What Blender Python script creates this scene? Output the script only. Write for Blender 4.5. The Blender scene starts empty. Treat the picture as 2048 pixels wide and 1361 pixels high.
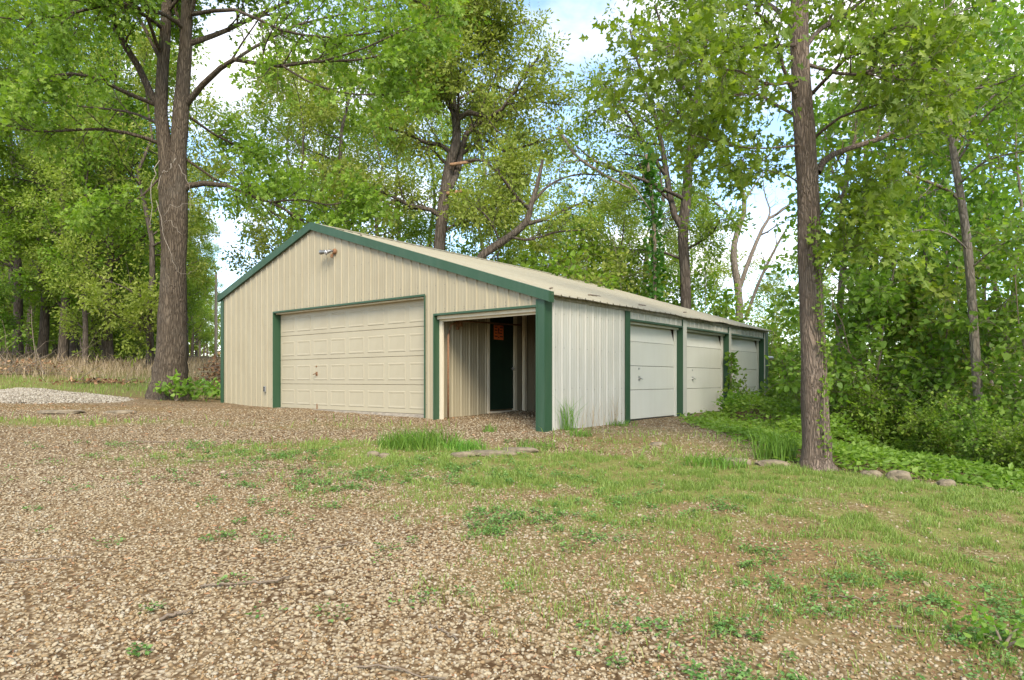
import bpy, math, random
import numpy as np

# ------------------------------------------------------------------ camera, sky, sun, exposure
SC = bpy.context.scene
COL = SC.collection
CZ = 1.5                                   # camera height above the ground it stands on
cam_d = bpy.data.cameras.new('camera'); cam = bpy.data.objects.new('camera', cam_d); COL.objects.link(cam)
cam.location = (0, 0, CZ); cam.rotation_euler = (math.radians(90), 0, 0)
cam_d.sensor_width = 36; cam_d.lens = 1332.0 / 2048 * 36; cam_d.shift_y = 79.1 / 2048
cam_d.clip_start = .05; cam_d.clip_end = 3000
SC.camera = cam
SC.view_settings.view_transform = 'Standard'; SC.view_settings.look = 'None'
SC.view_settings.exposure = 1.54; SC.view_settings.gamma = 1
SC.cycles.max_bounces = 8; SC.cycles.diffuse_bounces = 6; SC.cycles.transmission_bounces = 6; SC.cycles.glossy_bounces = 2
SC.cycles.transparent_max_bounces = 4; SC.cycles.use_denoising = True; SC.cycles.caustics_reflective = False; SC.cycles.caustics_refractive = False
SUN_EL, SUN_AZ = math.radians(44), math.radians(170)      # azimuth clockwise from +Y: behind the camera, a little to its right
world = bpy.data.worlds.new('World'); SC.world = world; world.use_nodes = True
wn, wl = world.node_tree.nodes, world.node_tree.links
wn.clear()
sky = wn.new('ShaderNodeTexSky'); sky.sky_type = 'NISHITA'; sky.sun_disc = False
sky.sun_elevation = SUN_EL; sky.sun_rotation = SUN_AZ; sky.air_density = 1.0; sky.dust_density = .6; sky.ozone_density = 2.0
tc = wn.new('ShaderNodeTexCoord')
sep = wn.new('ShaderNodeSeparateXYZ'); wl.new(tc.outputs['Generated'], sep.inputs[0])
zc = wn.new('ShaderNodeMath'); zc.operation = 'MAXIMUM'; zc.inputs[1].default_value = 0; wl.new(sep.outputs['Z'], zc.inputs[0])
za = wn.new('ShaderNodeMath'); za.operation = 'ADD'; za.inputs[1].default_value = .22; wl.new(zc.outputs[0], za.inputs[0])
dv = wn.new('ShaderNodeVectorMath'); dv.operation = 'DIVIDE'; wl.new(tc.outputs['Generated'], dv.inputs[0])
cb = wn.new('ShaderNodeCombineXYZ')
for i in range(3): wl.new(za.outputs[0], cb.inputs[i])
wl.new(cb.outputs[0], dv.inputs[1])
cn = wn.new('ShaderNodeTexNoise'); cn.inputs['Scale'].default_value = 1.55; cn.inputs['Detail'].default_value = 7; cn.inputs['Roughness'].default_value = .56
cmap = wn.new('ShaderNodeMapping'); cmap.inputs['Location'].default_value = (3.1, 1.7, .4); cmap.inputs['Scale'].default_value = (1, 1, .25)
wl.new(dv.outputs[0], cmap.inputs[0]); wl.new(cmap.outputs[0], cn.inputs['Vector'])
cr = wn.new('ShaderNodeValToRGB'); cr.color_ramp.elements[0].position = .46; cr.color_ramp.elements[1].position = .66
wl.new(cn.outputs['Fac'], cr.inputs[0])
cm = wn.new('ShaderNodeMixRGB'); cm.inputs[2].default_value = (4.75, 4.6, 4.35, 1)
wl.new(cr.outputs[0], cm.inputs[0]); wl.new(sky.outputs[0], cm.inputs[1])
bg = wn.new('ShaderNodeBackground'); bg.inputs[1].default_value = .15
wo = wn.new('ShaderNodeOutputWorld'); wl.new(cm.outputs[0], bg.inputs[0]); wl.new(bg.outputs[0], wo.inputs[0])
sun_d = bpy.data.lights.new('sun', 'SUN'); sun_d.energy = 2.1; sun_d.angle = math.radians(24); sun_d.color = (1, .90, .75)
sun = bpy.data.objects.new('sun', sun_d); COL.objects.link(sun); sun.location = (0, -10, 30)
sun.rotation_euler = (math.pi / 2 - SUN_EL, 0, -SUN_AZ + math.pi)

# ------------------------------------------------------------------ helpers
def tag(o, label=None, cat=None, group=None, kind=None):
    if label: o['label'] = label
    if cat: o['category'] = cat
    if group: o['group'] = group
    if kind: o['kind'] = kind
    return o
def empty(name, loc=(0, 0, 0), rz=0):
    o = bpy.data.objects.new(name, None); COL.objects.link(o); o.location = loc; o.rotation_euler = (0, 0, rz); o.empty_display_size = .2
    return o
def link(name, me, parent=None):
    o = bpy.data.objects.new(name, me); COL.objects.link(o)
    if parent: o.parent = parent
    return o
def mesh_np(name, V, F, mat, smooth=False, attr=None):
    """V (n,3); F (m,3) or (m,4) int; attr: dict name -> per-face float array"""
    V = np.ascontiguousarray(V, np.float32); F = np.ascontiguousarray(F, np.int32)
    me = bpy.data.meshes.new(name); k = F.shape[1]
    me.vertices.add(len(V)); me.vertices.foreach_set('co', V.ravel())
    me.loops.add(F.size); me.loops.foreach_set('vertex_index', F.ravel())
    me.polygons.add(len(F)); me.polygons.foreach_set('loop_start', np.arange(0, F.size, k, dtype=np.int32))
    for a, (dom, d) in (attr or {}).items():
        at = me.attributes.new(a, 'FLOAT', dom); at.data.foreach_set('value', np.ascontiguousarray(d, np.float32))
    if mat: me.materials.append(mat)
    me.update(calc_edges=True)
    if not smooth: me.shade_flat()
    return me
class MB:
    """collects polygons of one part"""
    def __init__(self): self.v = []; self.f = []
    def add(self, vs, fs):
        b = len(self.v); self.v += [tuple(map(float, p)) for p in vs]; self.f += [tuple(b + i for i in q) for q in fs]; return self
    def box(self, a, b, bev=0):
        (x0, y0, z0), (x1, y1, z1) = [tuple(min(p, q) for p, q in zip(a, b)), tuple(max(p, q) for p, q in zip(a, b))]
        return self.add([(x0, y0, z0), (x1, y0, z0), (x1, y1, z0), (x0, y1, z0), (x0, y0, z1), (x1, y0, z1), (x1, y1, z1), (x0, y1, z1)],
                        [(0, 3, 2, 1), (4, 5, 6, 7), (0, 1, 5, 4), (1, 2, 6, 5), (2, 3, 7, 6), (3, 0, 4, 7)])
    def hexa(self, lo, hi):
        return self.add(list(lo) + list(hi), [(0, 3, 2, 1), (4, 5, 6, 7), (0, 1, 5, 4), (1, 2, 6, 5), (2, 3, 7, 6), (3, 0, 4, 7)])
    def tube(self, pts, rad, n=8, cap=True):
        pts = [np.array(p, float) for p in pts]; rad = rad if hasattr(rad, '__len__') else [rad] * len(pts)
        rings = []
        for i, p in enumerate(pts):
            t = pts[min(i + 1, len(pts) - 1)] - pts[max(i - 1, 0)]; t = t / (np.linalg.norm(t) + 1e-9)
            ref = np.array((0, 0, 1.)) if abs(t[2]) < .9 else np.array((1., 0, 0))
            u = np.cross(t, ref); u /= np.linalg.norm(u); w = np.cross(t, u)
            rings.append([p + rad[i] * (math.cos(a) * u + math.sin(a) * w) for a in np.arange(n) * 2 * math.pi / n])
        fs = []
        for i in range(len(pts) - 1):
            for k in range(n): fs.append((i * n + k, i * n + (k + 1) % n, (i + 1) * n + (k + 1) % n, (i + 1) * n + k))
        if cap: fs += [tuple(range(n))[::-1], tuple(range((len(pts) - 1) * n, len(pts) * n))]
        return self.add([q for r in rings for q in r], fs)
    def build(self, name, mat, parent=None, smooth=False, bevel=0):
        me = bpy.data.meshes.new(name); me.from_pydata(self.v, [], self.f); me.materials.append(mat); me.update()
        if smooth: me.shade_smooth()
        else: me.shade_flat()
        o = link(name, me, parent)
        if bevel:
            m = o.modifiers.new('bevel', 'BEVEL'); m.width = bevel; m.segments = 1; m.limit_method = 'ANGLE'
        return o

# 2-D value noise on the ground plane
def _h2(ix, iy, s):
    n = (ix.astype(np.int64) * 374761393 + iy.astype(np.int64) * 668265263 + s * 1442695041) & 0x7fffffff
    n = ((n ^ (n >> 13)) * 1274126177) & 0x7fffffff
    return ((n ^ (n >> 16)) & 0xffff) / 65535.0
def vnoise(x, y, sc, s=0, oct=3):
    x = np.asarray(x, float) * sc; y = np.asarray(y, float) * sc; o = 0; a = 1; t = 0
    for k in range(oct):
        ix = np.floor(x); iy = np.floor(y); fx = x - ix; fy = y - iy; fx = fx * fx * (3 - 2 * fx); fy = fy * fy * (3 - 2 * fy)
        v = (_h2(ix, iy, s + k) * (1 - fx) + _h2(ix + 1, iy, s + k) * fx) * (1 - fy) + (_h2(ix, iy + 1, s + k) * (1 - fx) + _h2(ix + 1, iy + 1, s + k) * fx) * fy
        o = o + a * v; t += a; a *= .5; x = x * 2.03 + 5.2; y = y * 2.03 + 1.3
    return o / t
def sst(a, b, x):
    t = np.clip((np.asarray(x, float) - a) / (b - a), 0, 1); return t * t * (3 - 2 * t)

# ------------------------------------------------------------------ materials
def nodes(name):
    m = bpy.data.materials.new(name); m.use_nodes = True; nt = m.node_tree
    return m, nt, nt.nodes['Principled BSDF']
def N(nt, typ, **kw):
    n = nt.nodes.new(typ)
    for k, v in kw.items():
        if k in n.inputs: n.inputs[k].default_value = v
        else: setattr(n, k, v)
    return n
def ramp(nt, fac, stops, interp='LINEAR'):
    r = nt.nodes.new('ShaderNodeValToRGB'); e = r.color_ramp.elements; r.color_ramp.interpolation = interp
    while len(e) < len(stops): e.new(.5)
    for q, (p, c) in zip(e, stops): q.position = p; q.color = (*c, 1) if len(c) == 3 else c
    nt.links.new(fac, r.inputs[0]); return r.outputs[0]
def mixc(nt, fac, a, b, mode='MIX'):
    m = nt.nodes.new('ShaderNodeMixRGB'); m.blend_type = mode
    for i, v in enumerate((fac, a, b)):
        if hasattr(v, 'is_linked'): nt.links.new(v, m.inputs[i])
        else: m.inputs[i].default_value = v if i == 0 else (*v, 1)
    return m.outputs[0]
def obj_coord(nt, scale=(1, 1, 1)):
    c = nt.nodes.new('ShaderNodeTexCoord'); m = nt.nodes.new('ShaderNodeMapping'); m.inputs['Scale'].default_value = scale
    nt.links.new(c.outputs['Object'], m.inputs[0]); return m.outputs[0]
def noise(nt, vec, scale, detail=4, rough=.55, dist=0):
    n = N(nt, 'ShaderNodeTexNoise', Scale=scale, Detail=detail, Roughness=rough, Distortion=dist)
    if vec is not None: nt.links.new(vec, n.inputs['Vector'])
    return n.outputs['Fac']
def bump(nt, b, h, strength, dist=.02):
    n = N(nt, 'ShaderNodeBump', Strength=strength, Distance=dist); nt.links.new(h, n.inputs['Height']); nt.links.new(n.outputs[0], b.inputs['Normal'])

def paint(name, col, dirt=(.22, .19, .13), amount=.35, rough=.42, streak=1.0, spots=0.0):
    m, nt, b = nodes(name)
    v = obj_coord(nt, (7, 7, .7)); n1 = noise(nt, v, 1.3, 5, .6)
    v2 = obj_coord(nt); n2 = noise(nt, v2, 1.1, 5, .6)
    f = ramp(nt, n1, [(.45, (0, 0, 0)), (.85, (amount * streak,) * 3)])
    c = mixc(nt, f, col, dirt)
    f2 = ramp(nt, n2, [(.4, (0, 0, 0)), (.8, (amount * .8,) * 3)])
    c = mixc(nt, f2, c, tuple(.72 * q for q in col))
    if spots:
        n3 = noise(nt, v2, 14, 6, .7); f3 = ramp(nt, n3, [(.60, (0, 0, 0)), (.72, (spots,) * 3)]); c = mixc(nt, f3, c, dirt)
    nt.links.new(c, b.inputs['Base Color'])
    r = ramp(nt, n2, [(.3, (rough - .08,) * 3), (.8, (rough + .2,) * 3)]); nt.links.new(r, b.inputs['Roughness'])
    b.inputs['Specular IOR Level'].default_value = .35
    bump(nt, b, noise(nt, v2, 9, 3), .08, .01)
    return m
def bark(name, c0, c1, sc=9, zs=.16, strength=1.0, lich=(.16, .145, .115), lf=.3):
    m, nt, b = nodes(name)
    v = obj_coord(nt, (1, 1, zs))
    n0 = N(nt, 'ShaderNodeTexNoise', Scale=5, Detail=3); nt.links.new(v, n0.inputs['Vector'])
    mv = nt.nodes.new('ShaderNodeMixRGB'); mv.blend_type = 'ADD'; mv.inputs[0].default_value = .17; nt.links.new(v, mv.inputs[1]); nt.links.new(n0.outputs['Color'], mv.inputs[2])
    vo = N(nt, 'ShaderNodeTexVoronoi', Scale=sc, feature='DISTANCE_TO_EDGE'); nt.links.new(mv.outputs[0], vo.inputs['Vector'])
    h = ramp(nt, vo.outputs['Distance'], [(0, (0, 0, 0)), (.22, (1, 1, 1))])
    n1 = noise(nt, mv.outputs[0], sc * 2.2, 6, .7)
    hh = mixc(nt, .6, h, n1)
    c = ramp(nt, hh, [(.12, c0), (.75, c1)])
    n2 = noise(nt, obj_coord(nt), 1.6, 5, .65)
    c = mixc(nt, ramp(nt, n2, [(.5, (0, 0, 0)), (.72, (lf,) * 3)]), c, lich)
    nt.links.new(c, b.inputs['Base Color']); b.inputs['Roughness'].default_value = .9; b.inputs['Specular IOR Level'].default_value = .15
    bump(nt, b, hh, strength, .05)
    return m
def leafm(name, stops, trans=.42, tcol=1.0, rough=.5, hue=.0):
    """leaf: reflects and lets light through; colour varies leaf by leaf and tree by tree"""
    m, nt, b = nodes(name)
    a = nt.nodes.new('ShaderNodeAttribute'); a.attribute_name = 'leaf'
    c = ramp(nt, a.outputs['Fac'], stops)
    oi = nt.nodes.new('ShaderNodeObjectInfo')
    hs = nt.nodes.new('ShaderNodeHueSaturation'); nt.links.new(c, hs.inputs['Color'])
    mr = N(nt, 'ShaderNodeMapRange'); mr.inputs['To Min'].default_value = .490 - hue; mr.inputs['To Max'].default_value = .508 - hue; nt.links.new(oi.outputs['Random'], mr.inputs[0]); nt.links.new(mr.outputs[0], hs.inputs['Hue'])
    mr2 = N(nt, 'ShaderNodeMapRange'); mr2.inputs['To Min'].default_value = .94; mr2.inputs['To Max'].default_value = 1.18; nt.links.new(oi.outputs['Random'], mr2.inputs[0]); nt.links.new(mr2.outputs[0], hs.inputs['Value'])
    nt.links.new(hs.outputs[0], b.inputs['Base Color']); b.inputs['Roughness'].default_value = rough; b.inputs['Specular IOR Level'].default_value = .35
    tr = nt.nodes.new('ShaderNodeBsdfTranslucent')
    tcn = mixc(nt, 1.0, hs.outputs[0], (1.2 * tcol, 1.3 * tcol, .5 * tcol), 'MULTIPLY'); nt.links.new(tcn, tr.inputs[0])
    mx = nt.nodes.new('ShaderNodeMixShader'); mx.inputs[0].default_value = trans
    nt.links.new(b.outputs[0], mx.inputs[1]); nt.links.new(tr.outputs[0], mx.inputs[2])
    nt.links.new(mx.outputs[0], nt.nodes['Material Output'].inputs[0])
    return m
def plain(name, col, rough=.6, metal=0, var=.25, sc=12):
    m, nt, b = nodes(name); n = noise(nt, obj_coord(nt), sc, 5, .6)
    c = ramp(nt, n, [(.3, tuple(q * (1 - var) for q in col)), (.75, tuple(min(1, q * (1 + var)) for q in col))])
    nt.links.new(c, b.inputs['Base Color']); b.inputs['Roughness'].default_value = rough; b.inputs['Metallic'].default_value = metal
    bump(nt, b, n, .15, .01)
    return m
def vary(name, stops, rough=.85, attr='leaf', spec=.2, bumps=0):
    """colour picked per piece from a face attribute"""
    m, nt, b = nodes(name); a = nt.nodes.new('ShaderNodeAttribute'); a.attribute_name = attr
    c = ramp(nt, a.outputs['Fac'], stops)
    if bumps:
        n = noise(nt, obj_coord(nt), bumps, 4, .6); c = mixc(nt, .5, c, ramp(nt, n, [(.25, (.35, .35, .35)), (.75, (1, 1, 1))]), 'MULTIPLY'); bump(nt, b, n, .4, .006)
    nt.links.new(c, b.inputs['Base Color']); b.inputs['Roughness'].default_value = rough; b.inputs['Specular IOR Level'].default_value = spec
    return m

# ------------------------------------------------------------------ ground form
CP=np.array([(0,0,-1.5),(0,3,-1.36),(0,6,-1.16),(.5,8.7,-.96),(.45,9.9,-.81),(0.6,10.2,-.80),
(-.85,11.3,-.76),(-1.4,11.9,-.70),(-3,13.1,-.665),(-5.3,14.95,-.625),(-7.1,16.4,-.575),(-3,10,-.85),(-5,12,-.74),
(2.1,12.2,-.80),(3.6,13.95,-.785),(5.2,16,-.765),(6.9,18.1,-.75),(2.8,11.2,-.84),(4.2,12.6,-.88),(6.2,15,-.98),(1.7,14.5,-.62),(-1,16,-.6),(3.0,20,-.62),
(-4,3,-1.33),(-5,6,-1.12),(-9,5,-1.12),(-9,10,-.78),(-14,8,-.9),(-9.05,17.5,-.46),(-13,16,-.42),(-14,20,-.22),(-9,22,-.2),
(-16,26,.25),(-10,29,.5),(-20,32,.95),(-8,40,.85),(-30,30,1.0),(-30,15,.1),(-20,60,1.7),(-40,60,2.2),(-45,100,2.6),
(3.83,8.35,-1.1),(6.0,7.8,-1.33),(4,4,-1.45),(8,4,-1.75),(3,2,-1.55),(2.2,8.6,-1.02),(2,6,-1.2),
(6.45,12,-1.22),(7.4,10.5,-1.5),(9,9,-1.9),(12,16,-2.6),(10,20,-1.9),(20,22,-4.8),(32,32,-7.5),(12,30,-2.4),
(0,27,-.45),(0,45,-.1),(14,48,-2.6),(0,75,.3),(30,62,-6.5),(60,60,-10),
(0,200,3),(-100,200,4),(110,200,-4),(220,100,-8),(-220,100,4),(0,420,4),(420,420,-4),(-420,420,4),(420,-100,-8),(-420,-100,3),(0,-300,-3),
(0,-15,-1.9),(-20,-10,-1.5),(20,-10,-2.8),(40,0,-6.5)],float)
def _phi(r2): return .5*r2*np.log(r2+1e-9)
def _solve():
    n=len(CP); xy=CP[:,:2]/10
    K=_phi(((xy[:,None]-xy[None])**2).sum(-1))+np.eye(n)*2e-3
    P=np.c_[np.ones(n),xy]; A=np.block([[K,P],[P.T,np.zeros((3,3))]])
    return xy,np.linalg.solve(A,np.r_[CP[:,2]+CZ,0,0,0])
_XY,_W=_solve()
def hbase(x,y):
    x=np.asarray(x,float); y=np.asarray(y,float); s=x.shape
    q=np.c_[x.ravel(),y.ravel()]/10; out=np.empty(len(q))
    for i in range(0,len(q),20000):
        c=q[i:i+20000]; out[i:i+20000]=_phi(((c[:,None]-_XY[None])**2).sum(-1))@_W[:-3]+_W[-3]+c@_W[-2:]
    return out.reshape(s)
def hgt(x, y):
    return hbase(x, y) + (vnoise(x, y, .9, 3, 3) - .5) * .06 + (vnoise(x, y, 5, 9, 2) - .5) * .016
def hz(x, y): return float(hgt(np.array([x]), np.array([y]))[0])

F_ = 1332.0
def at(u, v, Y):
    """world point seen at picture position (u, v) of the photograph, Y metres ahead of the camera"""
    return np.array(((u - 1024) / F_ * Y, Y, CZ - (v - 759.6) / F_ * Y))

# where the lawn, the gravel and the woodland floor lie (world coordinates)
G0 = (0.4915, 10.2297); TH = 0.6816; EX = (math.sin(TH), math.cos(TH)); EY = (-math.cos(TH), math.sin(TH))
def garage_ts(x, y):
    dx = x - G0[0]; dy = y - G0[1]; return dx * EX[0] + dy * EX[1], dx * EY[0] + dy * EY[1]
def blob(x, y, cx, cy, rx, ry, rot=0):
    c, s = math.cos(rot), math.sin(rot); dx = x - cx; dy = y - cy
    return np.exp(-(((dx * c + dy * s) / rx) ** 2 + ((-dx * s + dy * c) / ry) ** 2))
def masks(x, y):
    x = np.asarray(x, float); y = np.asarray(y, float)
    n1 = vnoise(x, y, .8, 21, 3); n2 = vnoise(x, y, 2.6, 31, 3); n3 = vnoise(x, y, .35, 41, 2)
    d = (x + 3.1) * .757 + (y - 7.84) * .655
    ledge = np.interp(x, [-3, -1.4, -.4, 2.8, 4.5, 6, 9], [9.6, 9.15, 8.75, 8.45, 7.95, 7.5, 6.4])
    below = sst(.35, -.25, y - ledge)
    lawn = sst(-.6, 2.0, d + (n1 - .5) * 2.4 - .9 * sst(5, 8, y)) * below
    lawn = lawn * (1 - .6 * blob(x, y, 1.4, 4.6, 1.3, .7)) * (1 - .5 * blob(x, y, 3.0, 3.5, 1.2, .9)) * (1 - .5 * blob(x, y, .6, 5.3, .9, .6))
    for bx, by, br in [(3.3, 6.3, .35), (4.45, 6.25, .45), (1.64, 6.15, .5), (2.4, 5.6, .4), (1.85, 5.0, .6), (.2, 6.6, .5), (3.6, 5.2, .4), (-.8, 7.3, .4)]: lawn = lawn * (1 - .65 * blob(x, y, bx, by, br, br * .6))
    lawn = lawn * sst(1.0, 3.8, y + .5 * x) * (.68 + .32 * sst(.30, .52, vnoise(x, y, 1.5, 91, 3)))
    t, s = garage_ts(x, y)
    pad = (1 - below) * sst(2.4, .6, np.hypot(x - 2.2, y - 10)) * .35
    patch = .42 * blob(x, y, -3.4, 8.3, 1.5, .75) + .3 * blob(x, y, -1.9, 7.6, 1.2, .6) + .9 * blob(x, y, -8.4, 11.4, 1.9, .55) + .3 * blob(x, y, -5, 11.5, 2.4, .5) + .3 * blob(x, y, -2.5, 11, 1.5, .4)
    band = sst(16.6, 17.6, y + .25 * (n1 - .5) * 6) * sst(-5, -8, x) + sst(20, 23, y) * sst(-3, -8, x)
    far = np.clip(band, 0, 1)
    grass = np.clip(lawn + pad + patch * sst(.25, .6, n1) + far, 0, 1)
    grass = grass * (.6 + .4 * sst(.28, .58, n2)) 
    wood = np.clip(sst(.2, 1.6, y - ledge) * sst(3.0, 4.6, x + .0 * y) * sst(.3, -.5, -s * 0 - (x - (3.9 + (y - 9) * .62))), 0, 1)     # bank at the right, sloping into the wood
    wood = np.maximum(wood, sst(-6.3, -7.8, x) * sst(15.6, 16.6, y) * .5 * sst(20, 18, y))
    wood = np.maximum(wood, sst(24, 30, y))
    litter = np.clip(.55 * blob(x, y, 1.7, 9.6, 1.4, .7) + .9 * blob(x, y, -9.5, 14, 3.4, .7) + .5 * blob(x, y, -12, 14.4, 3.5, .6) + .6 * blob(x, y, 1.4, 4.6, 1.6, 1) + .8 * blob(x, y, 3, 3.5, 1.4, 1.2) + .4 * blob(x, y, -3, 6, 1.5, 2) + sum(.55 * blob(x, y, bx, by, br, br * .6) for bx, by, br in [(3.3, 6.3, .3), (4.45, 6.25, .4), (1.64, 6.15, .4), (2.4, 5.6, .35), (1.85, 5.0, .5), (.2, 6.6, .4)]), 0, 1) * (.5 + n2)
    gravel = np.clip((1 - grass * .9 - wood - litter * .3) * (1 - .7 * below * sst(.8, 3.6, d)), 0, 1)
    return grass, gravel, wood, np.clip(litter, 0, 1), n1, n2, n3
def in_garage(x, y, m=.05):
    t, s = garage_ts(x, y); inside = (t > -m) & (t < 10.4) & (s > -m) & (s < 9.9)
    bay = (t > .1) & (t < 2.45) & (s > .12) & (s < 2.35)
    gd = (t > -m) & (t < .1) & (s > .12) & (s < 2.35)
    return inside & ~bay & ~gd

# ------------------------------------------------------------------ ground sheet
def graded(lo, hi, far, step):
    c = list(np.arange(lo, hi + 1e-6, step)); s = step; a = hi
    while a < far: s *= 1.16; a += s; c.append(a)
    s = step; a = lo; pre = []
    while a > -far: s *= 1.16; a -= s; pre.append(a)
    return np.array(pre[::-1] + c)
gx = graded(-10, 8, 900, .11); gy = graded(1.5, 19, 900, .11)
GX, GY = np.meshgrid(gx, gy); nx, ny = len(gx), len(gy)
GZ = hgt(GX, GY)
far_r = np.hypot(GX, GY); GZ = np.where(far_r > 450, GZ * sst(900, 450, far_r), GZ)
ii = np.arange(nx * ny).reshape(ny, nx)
Fq = np.stack([ii[:-1, :-1], ii[:-1, 1:], ii[1:, 1:], ii[1:, :-1]], -1).reshape(-1, 4)
mg, mgr, mw, ml, _, _, _ = masks(GX.ravel(), GY.ravel())
def ground_mat():
    m, nt, b = nodes('ground_soil')
    v = obj_coord(nt)
    def at_(n): a = nt.nodes.new('ShaderNodeAttribute'); a.attribute_name = n; return a.outputs['Fac']
    vo = N(nt, 'ShaderNodeTexVoronoi', Scale=30, Randomness=1); nt.links.new(v, vo.inputs['Vector'])
    bw = nt.nodes.new('ShaderNodeSeparateColor'); nt.links.new(vo.outputs['Color'], bw.inputs[0])
    stone = ramp(nt, bw.outputs[0], [(0, (.165, .115, .06)), (.3, (.26, .195, .112)), (.6, (.325, .255, .158)), (1, (.385, .32, .215))])
    edge = ramp(nt, vo.outputs['Distance'], [(.30, (1, 1, 1)), (.62, (.28, .22, .17))])
    stone = mixc(nt, 1.0, stone, edge, 'MULTIPLY')
    nlow = noise(nt, v, 1.1, 6, .65)
    dirt = ramp(nt, noise(nt, v, 26, 5, .7), [(.3, (.11, .072, .034)), (.7, (.225, .155, .077))])
    gv = mixc(nt, ramp(nt, nlow, [(.45, (0, 0, 0)), (.72, (.6, .6, .6))]), stone, dirt)
    moss = ramp(nt, noise(nt, v, 18, 6, .7), [(.28, (.11, .085, .035)), (.5, (.15, .15, .04)), (.75, (.20, .22, .055))])
    c = mixc(nt, ramp(nt, at_('grass'), [(.05, (0, 0, 0)), (.6, (.85, .85, .85))]), gv, moss)
    lit = ramp(nt, noise(nt, v, 34, 6, .75), [(.3, (.09, .058, .025)), (.5, (.17, .115, .05)), (.75, (.25, .185, .095))])
    c = mixc(nt, ramp(nt, at_('litter'), [(.1, (0, 0, 0)), (.8, (.9, .9, .9))]), c, lit)
    fl = ramp(nt, noise(nt, v, 5, 6, .7), [(.3, (.06, .045, .02)), (.6, (.14, .10, .05)), (.8, (.10, .13, .03))])
    c = mixc(nt, at_('wood'), c, fl)
    nt.links.new(c, b.inputs['Base Color']); b.inputs['Roughness'].default_value = .95; b.inputs['Specular IOR Level'].default_value = .1
    bump(nt, b, mixc(nt, .5, vo.outputs['Distance'], noise(nt, v, 30, 5, .7)), .6, .02)
    return m
ground = link('ground', mesh_np('ground', np.stack([GX.ravel(), GY.ravel(), GZ.ravel()], -1), Fq, ground_mat(), True,
              {'grass': ('POINT', mg), 'wood': ('POINT', mw), 'litter': ('POINT', ml)}))
tag(ground, kind='structure')

# ------------------------------------------------------------------ the garage
M = {}
M['beige'] = paint('beige_sheet', (.315, .275, .18), (.22, .175, .10), .38, .45)
M['white'] = paint('white_sheet', (.46, .445, .385), (.28, .25, .18), .42, .45)
M['roofm'] = paint('roof_sheet_paint', (.30, .275, .195), (.26, .21, .13), .55, .5, 1.2, .5)
M['green'] = paint('green_trim', (.027, .070, .034), (.09, .12, .08), .30, .42)
M['dgreen'] = paint('dark_green_door', (.006, .022, .010), (.02, .05, .025), .4, .5, 1, .5)
M['cream'] = paint('cream_door', (.365, .322, .222), (.30, .28, .17), .28, .42)
M['wdoor'] = paint('white_door', (.58, .565, .49), (.46, .42, .32), .22, .42)
M['shadesheet'] = paint('bay_shade_sheet', (.15, .125, .075), (.05, .04, .025), .6, .55)  # darker copy of the sheet colour, standing in for the open bay's shade
M['jamb'] = paint('cream_board', (.62, .55, .40), (.30, .24, .15), .35, .6)
M['oldwood'] = plain('weathered_board', (.26, .235, .18), .85, 0, .5, 14)
M['joist'] = plain('inside_timber', (.16, .11, .06), .85, 0, .4, 10)
M['metal'] = plain('grey_metal', (.45, .45, .44), .35, .8, .15)
M['glass'] = plain('lamp_glass', (.62, .63, .64), .12, .4, .1)
M['black'] = plain('black_plastic', (.02, .02, .02), .5)
M['rust'] = plain('rusty_metal', (.22, .11, .05), .8, .2, .4, 30)
M['concrete'] = plain('concrete', (.30, .26, .20), .9, 0, .35, 8)
M['orange'] = plain('orange_card', (.75, .17, .04), .6, 0, .15)
M['ink'] = plain('dark_ink', (.05, .015, .012), .6)
M['screw'] = plain('screw_metal', (.17, .15, .13), .5, .5)
M['brick'] = plain('red_block', (.24, .09, .045), .9, 0, .4, 20)

B = CZ
RIDGE_S, RIDGE_Z, SL = 6.04, 3.235, .318
WID, LEN = 9.82, 10.25
def rz_(s): return RIDGE_Z - SL * abs(s - RIDGE_S)
def base_(s): return float(np.interp(s, [0, 2.5, 2.65, 9.9], [-.83, -.80, -.70, -.615]))
gar = empty('garage', (G0[0], G0[1], CZ), math.pi / 2 - TH)
tag(gar, 'long beige and white metal garage with green trim and one open bay', 'garage')
PITCH = .2286
PROF = [(0, 0), (.014, .019), (.036, .019), (.050, 0), (.098, 0), (.103, .004), (.115, .004), (.120, 0), (.166, 0), (.171, .004), (.183, .004), (.188, 0)]
def prof_cols(a, b, brk=()):
    k0 = math.floor(a / PITCH) - 1; k1 = math.ceil(b / PITCH) + 1
    xs = []; zs = []
    for k in range(k0, k1 + 1):
        for p, z in PROF: xs.append(k * PITCH + p); zs.append(z)
    xs = np.array(xs); zs = np.array(zs)
    q = sorted(set([x for x in xs if a < x < b] + [a, b] + [c for c in brk if a < c < b]))
    return [(x, float(np.interp(x, xs, zs))) for x in q]
def sheet(name, a, b, bot, top, place, mat, brk=(), parent=None, th=.0015):
    """one ribbed sheet from a to b; place(u, depth, z) -> local point. The sheet is a thin closed strip."""
    cols = prof_cols(a, b, brk); m = MB()
    for (x0, d0), (x1, d1) in zip(cols[:-1], cols[1:]):
        xm = (x0 + x1) / 2; e = 1e-5
        zb0, zb1 = bot(x0 + e if x0 < xm else x0), bot(x1 - e); zt0, zt1 = top(x0), top(x1)
        if zt0 - zb0 < .01 and zt1 - zb1 < .01: continue
        m.add([place(x0, d0, zb0), place(x1, d1, zb1), place(x1, d1, zt1), place(x0, d0, zt0)], [(0, 1, 2, 3)])
        m.add([place(x0, d0 - .012, zb0), place(x1, d1 - .012, zb1), place(x1, d1, zb1), place(x0, d0, zb0)], [(0, 1, 2, 3)])
    return m.build(name, mat, parent or gar)
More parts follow.
